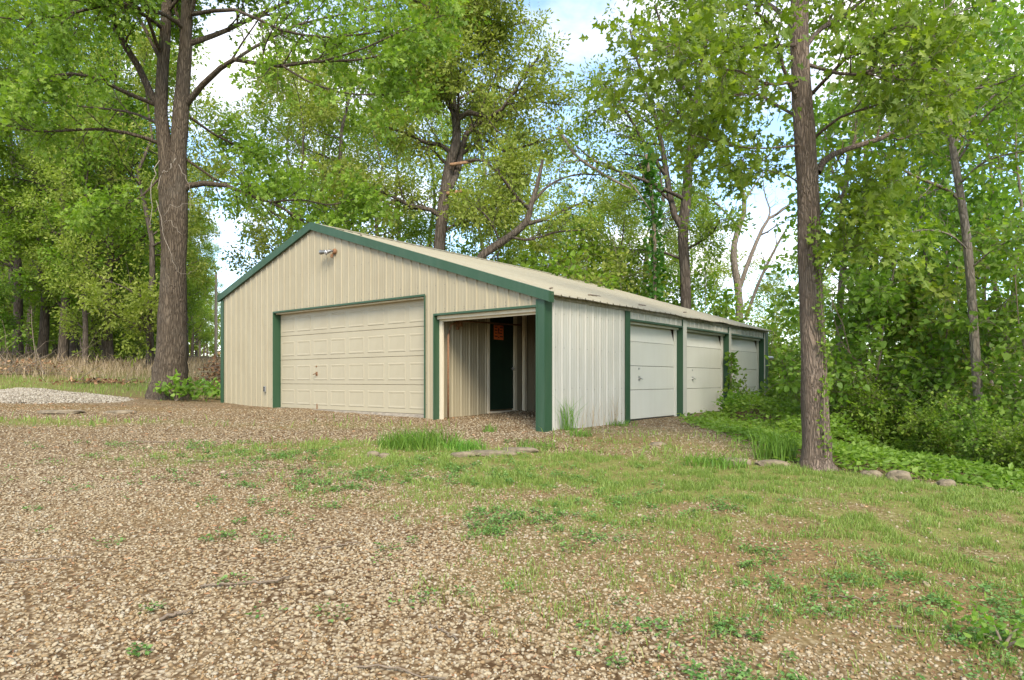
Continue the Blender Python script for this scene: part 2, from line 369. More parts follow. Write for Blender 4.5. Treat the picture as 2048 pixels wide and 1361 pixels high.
# openings: big door, open bay
GD0, GD1, GDT = 2.625, 7.50, 1.50          # along the front
BY0, BY1, BYT = .135, 2.37, 1.135
def fbot(s):
    if GD0 < s < GD1: return GDT
    if BY0 < s < BY1: return BYT
    return base_(s)
front = lambda u, d, z: (-d - .004, u, z)
edges = [0.02] + list(np.arange(.64, WID - .3, .9144)) + [WID - .02]
def lap(k): return .0006 * (k % 2)
for k, (a, b) in enumerate(zip(edges[:-1], edges[1:])):
    sheet('wall_sheet', a, b, fbot, lambda s: rz_(s) - .03, lambda u, d, z, k=k: (-d - .004 - lap(k), u, z), M['beige'], (GD0, GD1, BY0, BY1, RIDGE_S))
# right side: header sheets above the small doors, full sheets beside them
D = [(2.63, 4.88), (5.08, 7.44), (7.60, 9.95)]
HT = 1.10
EAVE_Z = rz_(0) - .012
def sbot(t):
    for a, b in D:
        if a < t < b: return HT
    return -.84
side_edges = [.02, .95, 1.86, 2.6, 3.52, 4.43, 4.98, 5.9, 6.8, 7.52, 8.44, 9.36, LEN - .02]
for k, (a, b) in enumerate(zip(side_edges[:-1], side_edges[1:])):
    sheet('wall_sheet', a, b, sbot, lambda t: EAVE_Z, lambda u, d, z, k=k: (u, -d - .004 - lap(k), z), M['white'], [q for p in D for q in p])
# far side and back wall
for k in range(12):
    a, b = .02 + k * .8508, .02 + (k + 1) * .8508
    sheet('wall_sheet', a, b, lambda t: -.70, lambda t: rz_(WID) - .04, lambda u, d, z, k=k: (u, WID + d + .004 + lap(k), z), M['beige'])
for k, (a, b) in enumerate(zip(edges[:-1], edges[1:])):
    sheet('wall_sheet', a, b, lambda s: -.95, lambda s: rz_(s) - .03, lambda u, d, z, k=k: (LEN + d + .004 + lap(k), u, z), M['beige'], (RIDGE_S,))
# inside of the open bay: wall to the main garage (with a door) and the partition behind
IW = 2.42; ID0, ID1, IDT, IDB = 1.42, 2.28, 1.40, -.62
IB = -.685
def ibot(t): return IDT if ID0 < t < ID1 else IB
for k, (a, b) in enumerate([(.06, .97), (.97, 1.42), (1.42, 2.28), (2.28, 2.50)]):
    sheet('inner_sheet', a, b, ibot, lambda t: rz_(IW) - .03, lambda u, d, z, k=k: (u, IW - d - .004 - lap(k), z), M['beige'], (ID0, ID1))
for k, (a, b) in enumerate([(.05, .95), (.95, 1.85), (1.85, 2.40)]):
    sheet('inner_sheet', a, b, lambda s: IB, lambda s: rz_(s) - .03, lambda u, d, z, k=k: (2.52 - d - .004 - lap(k), u, z), M['shadesheet'])
MB().box((.05, IW - .03, -1.0), (LEN - .1, IW + .06, IB - .002)).build('sill_beam', M['brick'], gar)
MB().box((2.50, .04, -1.0), (2.57, IW - .032, IB - .003)).build('sill_beam', M['brick'], gar)
MB().box((.03, IW + .08, -1.3), (LEN - .03, WID - .03, -.634)).build('floor_slab', M['concrete'], gar)
MB().box((2.60, .16, -1.3), (LEN - .03, IW - .04, -.80)).build('floor_slab', M['concrete'], gar)
MB().box((.03, IW + .025, -.63), (LEN - .03, IW + .035, rz_(IW) - .05)).build('inner_lining', M['joist'], gar)
# the inner door, dark green
dr = MB().box((ID0 + .05, IW - .012, IDB + .035), (ID1 - .05, IW + .02, IDT - .05)).build('inner_door', M['dgreen'], gar)
MB().box((ID0, IW - .045, IDB), (ID0 + .05, IW + .02, IDT)).box((ID1 - .05, IW - .045, IDB), (ID1 + .03, IW + .02, IDT)).box((ID0 + .05, IW - .045, IDT - .05), (ID1 - .05, IW + .02, IDT)).build('door_frame', M['jamb'], dr)
MB().box((ID0 - .01, IW - .075, IDB - .035), (ID1 + .04, IW + .02, IDB)).build('threshold', M['jamb'], dr)
MB().tube([(ID1 - .12, IW - .012, .22), (ID1 - .12, IW - .05, .22), (ID1 - .12, IW - .055, .22), (ID1 - .12, IW - .085, .22)], [.012, .012, .03, .022], 10).build('door_knob', M['metal'], dr, True)
sx0, sx1, sz0, sz1 = 1.625, 1.91, .785, 1.07
MB().box((sx0, IW - .018, sz0), (sx1, IW - .0125, sz1)).build('notice', M['orange'], dr)
mk = MB()
for (a, b, c, d_) in [(.06, .34, .80, .88), (.60, .93, .80, .88), (.06, .34, .60, .67), (.66, .86, .60, .67), (.10, .32, .40, .47), (.62, .86, .40, .47), (.06, .36, .18, .26), (.60, .94, .18, .26), (.05, .95, .93, .965), (.44, .54, .12, .20),
                      (.42, .56, .62, .76), (.45, .53, .50, .62), (.40, .46, .38, .52), (.52, .58, .38, .52), (.46, .52, .76, .84)]:
    mk.box((sx0 + a * (sx1 - sx0), IW - .0205, sz0 + c * (sz1 - sz0)), (sx0 + b * (sx1 - sx0), IW - .0182, sz0 + d_ * (sz1 - sz0)))
mk.build('notice_print', M['ink'], dr)
# things fixed inside the bay: posts, door track, outlet box with conduit
for (t_, s_) in [(2.44, 1.62), (2.44, .9), (2.44, 2.30)]:
    MB().box((t_ - .02, s_ - .035, IB), (t_ + .05, s_ + .035, rz_(s_) - .1)).build('inner_post', M['jamb'], gar)
MB().tube([(.22, 2.27, -.72), (.22, 2.27, .78), (.3, 2.27, .98), (.5, 2.27, 1.06), (2.3, 2.27, 1.1)], .018, 6).build('door_track', M['rust'], gar, True)
MB().box((.50, 2.24, .96), (.56, 2.36, 1.16)).box((.49, 2.30, .90), (.53, 2.34, .97)).build('track_bracket', M['rust'], gar)
MB().box((2.30, 1.42, -.62), (2.44, 1.66, -.28)).build('vent_box', M['jamb'], gar)
MB().box((2.285, 1.46, -.56), (2.302, 1.62, -.33)).build('vent_opening', M['black'], gar)
MB().box((2.25, 1.20, .52), (2.44, 1.66, .56)).build('shelf_board', M['jamb'], gar)
MB().tube([(2.40, 1.52, -.28), (2.40, 1.52, .10), (2.40, 1.56, .35), (2.40, 1.5, .52)], .018, 6).build('conduit', M['rust'], gar, True)

# roof sheets: ribs run down the slope
cs, sn = 1 / math.hypot(1, SL), SL / math.hypot(1, SL)
rng = np.random.default_rng(5)
bentk = {5: -.008, 7: .014}
def roof_side(sgn, s_eave):
    L = abs(s_eave - RIDGE_S)
    te = [-.055] + list(np.arange(.86, LEN - .1, .9144)) + [LEN + .10]
    for k, (a, b) in enumerate(zip(te[:-1], te[1:])):
        cols = prof_cols(a, b); m = MB(); nrow = 7; drop = rng.uniform(-.03, .025)
        rows = []
        for j in range(nrow):
            f = j / (nrow - 1); dist = f * (L + (drop if j == nrow - 1 else 0))
            row = []
            for (x, d) in cols:
                w = .004 * math.sin(3.1 * x + j * 1.7 + k) if 0 < j else 0
                if j == nrow - 1 and k in bentk and sgn < 0: w += bentk[k] * math.sin((x - a) / (b - a) * math.pi)
                dd = d + w + .0006 * (k % 2)
                row.append((x, RIDGE_S + sgn * (dist - 0) + sgn * sn * dd, RIDGE_Z + .035 - SL * dist + cs * dd))
            rows.append(row)
        n = len(cols)
        vs = [p for r in rows for p in r]; fs = []
        for j in range(nrow - 1):
            for i in range(n - 1): fs.append((j * n + i, j * n + i + 1, (j + 1) * n + i + 1, (j + 1) * n + i))
        m.add(vs, fs); m.add([(x, y, z - .012) for x, y, z in vs], [f[::-1] for f in fs])
        m.build('roof_sheet', M['roofm'], gar)
roof_side(-1, -.13); roof_side(1, WID + .13)
for a, b in zip(np.arange(-.07, LEN, 3.1), list(np.arange(-.07, LEN, 3.1))[1:] + [LEN + .11]):
    m = MB(); w = .15
    m.add([(a, RIDGE_S - w, RIDGE_Z + .06 - SL * w), (b, RIDGE_S - w, RIDGE_Z + .06 - SL * w), (b, RIDGE_S, RIDGE_Z + .075), (a, RIDGE_S, RIDGE_Z + .075), (b, RIDGE_S + w, RIDGE_Z + .06 - SL * w), (a, RIDGE_S + w, RIDGE_Z + .06 - SL * w)],
          [(0, 1, 2, 3), (3, 2, 4, 5)]); m.build('ridge_cap', M['roofm'], gar)
# timber under the eaves, rafters in the open bay
MB().box((.0, -.05, EAVE_Z - .045), (LEN, -.037, EAVE_Z + .012)).build('eave_board', M['oldwood'], gar)
for t_ in np.arange(.3, 2.5, .61):
    MB().hexa([(t_, .02, rz_(.02) - .14), (t_ + .04, .02, rz_(.02) - .14), (t_ + .04, IW - .05, rz_(IW) - .14), (t_, IW - .05, rz_(IW) - .14)],
              [(t_, .02, rz_(.02) - .01), (t_ + .04, .02, rz_(.02) - .01), (t_ + .04, IW - .05, rz_(IW) - .01), (t_, IW - .05, rz_(IW) - .01)]).build('rafter', M['joist'], gar)
MB().hexa([(.03, .02, rz_(.02) - .005), (LEN - .03, .02, rz_(.02) - .005), (LEN - .03, RIDGE_S, RIDGE_Z - .005), (.03, RIDGE_S, RIDGE_Z - .005)],
          [(.03, .02, rz_(.02) + .012), (LEN - .03, .02, rz_(.02) + .012), (LEN - .03, RIDGE_S, RIDGE_Z + .012), (.03, RIDGE_S, RIDGE_Z + .012)]).build('roof_decking', M['joist'], gar)
# rake trims: L-section, two lengths to the right, one to the left
def rake(s0, s1, t0=-.075, sgn=1):
    z0, z1 = rz_(s0), rz_(s1); m = MB(); top, low = .075, -.085
    m.hexa([(t0, s0, z0 + low), (t0 + .012, s0, z0 + low), (t0 + .012, s1, z1 + low), (t0, s1, z1 + low)],
           [(t0, s0, z0 + top), (t0 + .012, s0, z0 + top), (t0 + .012, s1, z1 + top), (t0, s1, z1 + top)])
    m.hexa([(t0 + .012, s0, z0 + top - .008), (t0 + .13, s0, z0 + top - .008), (t0 + .13, s1, z1 + top - .008), (t0 + .012, s1, z1 + top - .008)],
           [(t0, s0, z0 + top), (t0 + .13, s0, z0 + top), (t0 + .13, s1, z1 + top), (t0, s1, z1 + top)])
    m.hexa([(t0 + .012, s0, z0 + low), (t0 + .055, s0, z0 + low), (t0 + .055, s1, z1 + low), (t0 + .012, s1, z1 + low)],
           [(t0 + .012, s0, z0 + low + .012), (t0 + .055, s0, z0 + low + .012), (t0 + .055, s1, z1 + low + .012), (t0 + .012, s1, z1 + low + .012)])
    m.build('rake_trim', M['green'], gar)
rake(RIDGE_S, 3.35); rake(3.36, -.14, -.078); rake(RIDGE_S, WID + .12, -.075)
MB().box((-.078, -.145, rz_(-.14) - .09), (.06, -.14, rz_(-.14) + .075)).build('trim_end', M['green'], gar)
# corner trims
def corner(t0, t1, s0, s1, z0, z1, name='corner_trim'):
    MB().box((t0, s0, z0), (t1, s1, z1)).build(name, M['green'], gar, bevel=.006)
m = MB().box((-.035, -.035, -.86), (-.022, .125, rz_(.05) - .09)).box((-.022, -.035, -.86), (.165, -.022, EAVE_Z + .015))
m.box((-.04, .105, -.86), (-.036, .128, rz_(.1) - .1)); m.build('corner_trim', M['green'], gar)
MB().box((-.035, WID - .10, -.64), (-.022, WID + .035, rz_(WID) - .09)).box((-.022, WID + .024, -.64), (.12, WID + .035, rz_(WID) - .06)).build('corner_trim', M['green'], gar)
MB().box((LEN - .17, -.035, -.85), (LEN + .02, -.024, EAVE_Z + .01)).box((LEN + .022, -.035, -.85), (LEN + .035, .12, EAVE_Z - .0)).build('corner_trim', M['green'], gar)
MB().box((2.46, -.0365, -.84), (2.63, -.022, EAVE_Z - .05)).box((2.617, -.022, -.84), (2.63, .13, HT)).build('post_trim', M['green'], gar)
for (a, b) in [(4.88, 5.08), (7.44, 7.60)]:
    MB().box((a, -.034, -.84), (a + .012, .13, EAVE_Z)).build('post_trim', M['green'], gar)
    MB().box((a + .012, -.030, -.84), (b - .014, -.024, EAVE_Z)).box((b - .014, -.032, -.84), (b, -.02, EAVE_Z)).build('post_face', M['white'], gar)
    MB().box((b - .012, -.020, -.84), (b, .13, HT)).build('post_trim', M['green'], gar)
MB().box((9.95, -.033, -.84), (9.962, .13, EAVE_Z)).build('post_trim', M['green'], gar)
for a, b in D:
    MB().box((a + .002, -.034, HT - .012), (b - .002, .12, HT + .006)).box((a + .002, -.034, HT + .006), (b - .002, -.024, HT + .022)).build('header_trim', M['green'], gar)
# small sectional doors
def t_handle(name, p, n, parent, mat=None):
    x, y, z = p; m = MB()
    if n == 'side':
        m.tube([(x, y, z), (x, y - .05, z)], .010, 6).tube([(x - .055, y - .05, z + .012), (x + .055, y - .05, z - .012)], .008, 6).box((x - .035, y - .003, z - .045), (x + .035, y, z + .045))
        m.tube([(x - .02, y, z + .19), (x - .02, y - .014, z + .19)], .017, 8)
    else:
        m.tube([(x, y, z), (x - .05, y, z)], .010, 6).tube([(x - .05, y - .055, z + .012), (x - .05, y + .055, z - .012)], .008, 6).box((x - .003, y - .035, z - .045), (x, y + .035, z + .045))
        m.tube([(x, y + .0, z + .16), (x - .014, y, z + .16)], .017, 8)
    m.build(name, mat or M['metal'], parent)
lines = [-.755, -.198, .261, .725, 1.085]
lab = ['first small white overhead door, beside the ribbed side wall', 'middle small white overhead door, with a climbing vine at its far post', 'farthest small white overhead door, behind the sapling']
for q, (a, b) in enumerate(D):
    g = empty('side_door'); g.parent = gar; tag(g, lab[q])
    for k in range(4):
        z0, z1 = lines[k] + .004, lines[k + 1] - .004; r = .115
        if k < 3: MB().box((a + .05, r, z0), (b - .10, r + .045, z1)).build('door_section', M['wdoor'], g, bevel=.004)
        else:
            tl = .07; sh = .045
            MB().hexa([(a + .05, r, z0), (b - .10, r, z0), (b - .10, r + .045, z0), (a + .05, r + .045, z0)],
                      [(a + .05, r + tl, z1), (b - .10 - sh, r + tl, z1), (b - .10 - sh, r + tl + .045, z1), (a + .05, r + tl + .045, z1)]).build('door_section', M['wdoor'], g)
    MB().box((b - .098, .10, -.84), (b - .012, .135, HT - .03)).build('jamb_board', M['wdoor'], g)
    MB().box((a + .01, .10, -.84), (a + .048, .135, HT - .03)).build('jamb_board', M['wdoor'], g)
    MB().box((a + .01, .06, HT - .055), (b - .012, .10, HT - .014)).build('head_board', M['wdoor'], g)
    MB().box((a + .05, .117, -.79), (b - .10, .15, -.757)).build('bottom_seal', M['black'], g)
    MB().box((a + .0, .24, -.8), (b, .25, HT)).build('dark_lining', M['joist'], g)
    t_handle('handle', (a + .62, .114, .02), 'side', g)
# big sectional door with raised panels
bd = empty('main_door'); bd.parent = gar; tag(bd, 'wide cream overhead door with raised panels')
r0 = .14
z0 = -.632
SH = .5334
me_panel = None
for k in range(4):
    a, b = z0 + k * SH + .003, z0 + (k + 1) * SH - .003
    MB().box((r0, GD0 + .02, a), (r0 + .05, GD1 - .02, b)).build('door_section', M['cream'], bd, bevel=.005)
pw = (GD1 - GD0 - .04) / 8
def raised():
    w, h = pw / 2 - .055, SH / 2 - .105; m = MB()
    o = [(-w, -h), (w, -h), (w, h), (-w, h)]
    ring = [[(-.001 - d, x * (1 - i / w), z * (1 - i / h)) for x, z in o] for i, d in [(0, 0), (.010, .006), (.026, .005), (.044, .0015), (.050, .0015)]]
    vs = [p for r in ring for p in r]; fs = []
    for q in range(4):
        for i in range(4): fs.append((q * 4 + i, q * 4 + (i + 1) % 4, (q + 1) * 4 + (i + 1) % 4, (q + 1) * 4 + i))
    fs.append((16, 17, 18, 19)); m.add(vs, [f[::-1] for f in fs])
    return m
pm = raised().build('raised_panel', M['cream'], bd)
first = True
for k in range(4):
    for i in range(8):
        o = pm if first else link('raised_panel', pm.data, bd); first = False
        o.location = (r0, GD0 + .02 + (i + .5) * pw, z0 + (k + .47) * SH)
t_handle('handle', (r0 - .002, 6.10, .12), 'front', bd, M['rust'])
MB().box((r0 - .012, 6.07, z0 - .01), (r0 - .002, 6.095, z0 + .12)).build('lift_strap', M['rust'], bd)
MB().box((r0 + .005, GD0 + .02, z0 - .03), (r0 + .045, GD1 - .02, z0)).build('bottom_seal', M['black'], bd)
MB().box((.0, GD0, -.80), (r0 + .2, GD1, z0 - .032)).build('door_sill', M['concrete'], gar)
MB().box((.03, GD0 + .015, GDT - .04), (r0 + .06, GD1 - .015, GDT - .014)).build('head_board', M['jamb'], gar)
# green trims round the two front openings
def frame_trim(a, b, top, lo0, lo1, rec):
    MB().box((-.034, b, lo1), (-.022, b + .022, top + .022)).box((-.022, b - .0, lo1), (rec, b + .012, top)).build('jamb_trim', M['green'], gar)
    MB().box((-.034, a - .018, lo0), (-.022, a, top + .022)).box((-.022, a - .012, lo0), (rec, a, top)).build('jamb_trim', M['green'], gar)
    MB().box((-.034, a, top - .012), (-.022, b, top + .022)).box((-.022, a, top - .012), (.03, b, top)).build('header_trim', M['green'], gar)
frame_trim(GD0, GD1, GDT, -.76, -.70, r0 + .05)
frame_trim(BY0, BY1, BYT, -.86, -.82, .10)
MB().box((.10, BY1 - .07, -.82), (.14, BY1 + .03, BYT - .01)).build('jamb_board', M['jamb'], gar)
MB().box((.005, BY0 + .003, -.84), (.10, BY0 + .022, BYT - .06)).build('jamb_board', M['jamb'], gar)
MB().box((.04, BY0 + .003, BYT - .075), (.10, BY1 - .003, BYT - .014)).box((.10, BY0, BYT - .11), (.14, BY1 - .072, BYT - .03)).build('head_board', M['jamb'], gar)
# flood light on the gable: mount, two lamp heads with lenses
fl = MB().tube([(-.02, 5.24, 2.60), (-.045, 5.24, 2.60), (-.07, 5.24, 2.60)], [.06, .055, .03], 12).tube([(-.06, 5.24, 2.57), (-.09, 5.245, 2.52), (-.10, 5.25, 2.47)], [.022, .03, .026], 8).build('flood_light', M['rust'], gar)
def lamp(c, d, parent, L=.15, r=.055, mat='metal'):
    c = np.array(c, float); d = np.array(d, float); d /= np.linalg.norm(d)
    MB().tube([c - d * .05, c - d * .02, c + d * .02, c + d * .06, c + d * L], [.014, .028, .034, .04, r], 14, False).build('lamp_head', M['lampgrey'], parent, True)
    MB().tube([c + d * (L - .035), c + d * (L - .012), c + d * (L + .012)], [r * .85, r * .86, r * .4], 14).build('lamp_lens', M['glass'], parent, True)
M['lampgrey'] = plain('dull_lamp_metal', (.22, .22, .21), .4, .7, .3)
lamp((-.12, 5.28, 2.595), (-.75, .5, -.35), fl, .10, .06); lamp((-.12, 5.42, 2.60), (-.3, 1, -.02), fl, .13, .05)
MB().tube([(-.06, 5.24, 2.60), (-.11, 5.29, 2.60), (-.12, 5.42, 2.60)], .013, 8).build('lamp_arm', M['lampgrey'], fl, True)
# outlet on the front wall
ob = MB().box((-.055, 7.80, -.28), (-.024, 7.87, -.15)).build('outlet_box', M['metal'], gar, bevel=.006)
MB().box((-.063, 7.807, -.27), (-.0555, 7.863, -.215)).box((-.063, 7.807, -.21), (-.0555, 7.863, -.16)).build('outlet_cover', M['black'], ob)
# screw heads in rows (far too many and too small to pick apart)
m = MB()
def screw(p, ax):
    r = .010; x, y, z = p; o = [(r, 0), (0, r), (-r, 0), (0, -r)]
    if ax == 't': m.add([(x, y + q, z + w) for q, w in o] + [(x - .005, y, z)], [(0, 1, 4), (1, 2, 4), (2, 3, 4), (3, 0, 4)])
    else: m.add([(x + q, y, z + w) for q, w in o] + [(x, y - .005, z)], [(0, 1, 4), (1, 2, 4), (2, 3, 4), (3, 0, 4)])
for zz in (-.45, .12, .68, 1.24, 1.66, 2.25):
    for k in range(0, 43):
        s = k * PITCH + .075
        if s > WID - .1 or s < .1 or zz > rz_(s) - .12: continue
        if fbot(s) > base_(s) + .1 and zz < fbot(s) + .02: continue
        screw((-.006, s, zz + rng.normal(0, .008)), 't')
for k in range(0, 34):
    s = k * PITCH + .075
    if BY0 < s < BY1: screw((-.006, s, BYT + .06 + rng.normal(0, .006)), 't')
    if GD0 < s < GD1: screw((-.006, s, GDT + .05 + rng.normal(0, .006)), 't')
for zz in (-.62, -.16, .50, 1.05):
    for k in range(0, 46):
        t_ = k * PITCH + .075
        if any(a - .02 < t_ < b + .02 for a, b in D) and zz < HT: continue
        if t_ > .18 and t_ < LEN - .2: screw((t_, -.006, zz + rng.normal(0, .01)), 's')
for k in range(0, 46):
    t_ = k * PITCH + .075
    if any(a < t_ < b for a, b in D): screw((t_, -.006, 1.20 + rng.normal(0, .008)), 's')
o = m.build('screw_heads', M['screw'], gar); o['kind'] = 'stuff'
# pipe sticking out at the back and the white downspout at the far corner
MB().tube([(LEN - .3, .25, .62), (LEN + .62, .05, .60)], .055, 10, False).tube([(LEN - .3, .25, .62), (LEN + .62, .05, .60)], .047, 10, False).build('flue_pipe', M['metal'], gar, True)
MB().box((.10, WID + .045, -.5), (.17, WID + .10, 1.9)).build('downspout', M['wdoor'], gar)

# ------------------------------------------------------------------ plants: shapes shared by all of them
def nrm(v): return v / (np.linalg.norm(v, axis=-1, keepdims=True) + 1e-9)
LEAF = {}
def _tpl(pts, tris): return np.array(pts, float), np.array(tris, int)
LEAF['kite'] = _tpl([(0, 0, 0), (.5, .24, .06), (1, 0, -.06), (.42, -.26, .06)], [(0, 1, 2), (0, 2, 3)])
def _half(o):
    pts = [(0, 0, 0)] + [(x, y, .10 * abs(y) - .10 * x * x) for x, y in o] + [(1, 0, -.10)] + [(x, -y, .10 * abs(y) - .10 * x * x) for x, y in o]
    return pts
LEAF['oak'] = _tpl(_half([(.24, .26), (.36, .10), (.60, .42), (.70, .13)]),
                   [(0, 1, 2), (2, 3, 4), (0, 2, 4), (0, 4, 5), (0, 7, 6), (7, 9, 8), (0, 9, 7), (0, 5, 9)])
LEAF['heart'] = _tpl(_half([(-.06, .28), (.22, .46), (.62, .32)]), [(0, 1, 2), (0, 2, 3), (0, 3, 4), (0, 6, 5), (0, 7, 6), (0, 4, 7)])
def leaves(tpl, P, dirn, nrml, size, width=1.0):
    """place leaf templates; returns verts, faces, per-face random"""
    T, Fc = LEAF[tpl]; n = len(P); m = len(T)
    x = nrm(dirn); z = nrm(nrml - x * (nrml * x).sum(-1, keepdims=True)); y = np.cross(z, x)
    S = np.broadcast_to(np.asarray(size, float), (n,))[:, None, None]
    V = P[:, None, :] + S * (T[None, :, 0:1] * x[:, None] + width * T[None, :, 1:2] * y[:, None] + T[None, :, 2:3] * z[:, None])
    Fa = (np.arange(n) * m)[:, None, None] + Fc[None]
    return V.reshape(-1, 3), Fa.reshape(-1, 3), len(Fc)
def tubes(P, R, sides, rough=0, rng=None):
    """P (n,k,3), R (n,k) -> open tapering tubes"""
    n, k, _ = P.shape
    T = nrm(np.gradient(P, axis=1)); mean = nrm(T.mean(1))
    ref = np.where(np.abs(mean[:, 2:3]) < .8, np.array([[0, 0, 1.]]), np.array([[1., 0, 0]]))[:, None, :]
    u = nrm(np.cross(T, np.broadcast_to(ref, T.shape))); w = np.cross(T, u)
    a = np.arange(sides) * 2 * np.pi / sides
    RR = R[:, :, None] * np.ones(sides)
    if rough: RR = RR * (1 + rng.normal(0, rough, RR.shape))
    V = P[:, :, None, :] + RR[..., None] * (np.cos(a)[None, None, :, None] * u[:, :, None, :] + np.sin(a)[None, None, :, None] * w[:, :, None, :])
    idx = np.arange(n * k * sides).reshape(n, k, sides); nx_ = np.roll(idx, -1, axis=2)
    Fq = np.stack([idx[:, :-1], nx_[:, :-1], nx_[:, 1:], idx[:, 1:]], -1).reshape(-1, 4)
    return V.reshape(-1, 3), Fq
def cat(parts):
    V = []; Fs = []; b = 0
    for v, f in parts: V.append(v); Fs.append(f + b); b += len(v)
    return np.concatenate(V), np.concatenate(Fs)
def smooth_path(pts, k):
    """Catmull-Rom through (x,y,z,r) points, k samples"""
    p = np.array(pts, float); p = np.vstack([2 * p[0] - p[1], p, 2 * p[-1] - p[-2]])
    n = len(p) - 3; o = []
    for q in np.linspace(0, n - 1e-6, k):
        i = int(q); t = q - i; a, b, c, d = p[i:i + 4]
        o.append(.5 * (2 * b + (c - a) * t + (2 * a - 5 * b + 4 * c - d) * t * t + (3 * b - a - 3 * c + d) * t ** 3))
    o = np.array(o); o[:, 3] = np.maximum(o[:, 3], .004); return o[:, :3], o[:, 3]
def children(rng, P, R, n, f0, f1, length, ang, up, wander, K, rr=.5, lo=None, rtip=.15):
    """side branches off the branches P; length: array per parent or function(parent_len, frac)"""
    Np, k, _ = P.shape
    idx = np.repeat(np.arange(Np), n); N_ = len(idx)
    fr = f0 + (f1 - f0) * ((np.tile(np.arange(n), Np) + rng.uniform(0, 1, N_)) / n)
    q = fr * (k - 1); i = np.minimum(q.astype(int), k - 2); t = (q - i)[:, None]
    p = P[idx, i] * (1 - t) + P[idx, i + 1] * t
    r = R[idx, i] * (1 - t[:, 0]) + R[idx, i + 1] * t[:, 0]
    d = nrm(P[idx, i + 1] - P[idx, i]); pl = np.linalg.norm(np.diff(P, axis=1), axis=-1).sum(1)[idx]
    L = length(pl, fr) * rng.uniform(.7, 1.25, N_)
    rnd = nrm(rng.normal(size=(N_, 3))); perp = nrm(rnd - d * (rnd * d).sum(-1, keepdims=True))
    A = np.radians(rng.uniform(ang[0], ang[1], N_))[:, None]
    dd = nrm(d * np.cos(A) + perp * np.sin(A))
    return walk(rng, p, dd, L, K, up, wander, np.maximum(np.minimum(r * rr, L * .03 + .003), .003), rtip)
def walk(rng, p, d, L, K, up, wander, r0, rtip=.15):
    n = len(p); P = np.empty((n, K + 1, 3)); P[:, 0] = p
    d = d.copy()
    for j in range(K):
        P[:, j + 1] = P[:, j] + d * (L / K)[:, None]
        d = nrm(d + rng.normal(0, wander, (n, 3)) + np.array((0, 0, up)))
    R = r0[:, None] * np.linspace(1, rtip, K + 1)[None]
    return P, R
def twig_leaves(rng, P, n, size, tpl, spread, upn, droop=.0, f0=.15, szvar=.25, width=1.0):
    Np, k, _ = P.shape; idx = np.repeat(np.arange(Np), n); N_ = len(idx)
    fr = rng.uniform(f0, 1.0, N_); q = fr * (k - 1); i = np.minimum(q.astype(int), k - 2); t = (q - i)[:, None]
    p = P[idx, i] * (1 - t) + P[idx, i + 1] * t
    d = nrm(P[idx, i + 1] - P[idx, i])
    off = rng.normal(size=(N_, 3)); dirn = nrm(d * .6 + off * .8 + np.array((0, 0, -droop)))
    p = p + nrm(off) * (spread * rng.uniform(0, 1, N_) ** .7)[:, None]
    nr = nrm(rng.normal(size=(N_, 3)) * .75 + np.array((0, 0, upn)))
    s = size * np.clip(rng.normal(1, szvar, N_), .5, 1.6)
    V, Fa, k_ = leaves(tpl, p, dirn, nr, s, width)
    rnd = np.clip(.5 * rng.uniform(0, 1, Np)[idx] + .5 * rng.uniform(0, 1, N_), 0, 1)      # sprays share a tint
    return V, Fa, np.repeat(rnd, k_)
def leaf_mesh(name, groups, mat):
    V, Fa = cat([(g[0], g[1]) for g in groups]); a = np.concatenate([g[2] for g in groups])
    return mesh_np(name, V, Fa, mat, False, {'leaf': ('FACE', a)})

L_OAK = [(0, (.075, .135, .013)), (.4, (.15, .24, .026)), (.75, (.215, .31, .04)), (1, (.29, .36, .065))]
M['leaf_oak'] = leafm('oak_leaf', L_OAK, .5)
M['leaf_yel'] = leafm('spring_leaf', [(0, (.15, .20, .03)), (.45, (.24, .30, .05)), (.8, (.33, .38, .085)), (1, (.42, .44, .14))], .52)
M['leaf_wood'] = leafm('wood_leaf', [(0, (.085, .155, .014)), (.4, (.15, .24, .024)), (.75, (.215, .315, .036)), (1, (.29, .37, .06))], .52)
M['leaf_shade'] = leafm('understory_leaf', [(0, (.085, .165, .025)), (.4, (.145, .25, .036)), (.75, (.21, .33, .052)), (1, (.28, .38, .08))], .54)
M['leaf_vine'] = leafm('vine_leaf', [(0, (.03, .10, .012)), (.5, (.055, .16, .02)), (1, (.11, .24, .04))], .35)
M['bark_oak'] = bark('oak_bark', (.034, .025, .017), (.135, .105, .073), 24, .15, 1.0)
M['bark_right'] = bark('furrowed_bark', (.075, .055, .042), (.25, .19, .14), 40, .15, 1.0, (.30, .25, .20), .3)
M['bark_dark'] = bark('dark_bark', (.03, .023, .017), (.125, .10, .078), 10, .2, .9)
M['bark_grey'] = bark('grey_bark', (.08, .066, .052), (.24, .20, .16), 16, .3, .6)
M['bark_twig'] = plain('twig_bark', (.17, .13, .09), .9, 0, .35, 20)
M['twig_grey'] = plain('dead_twig', (.24, .205, .16), .9, 0, .3, 25)

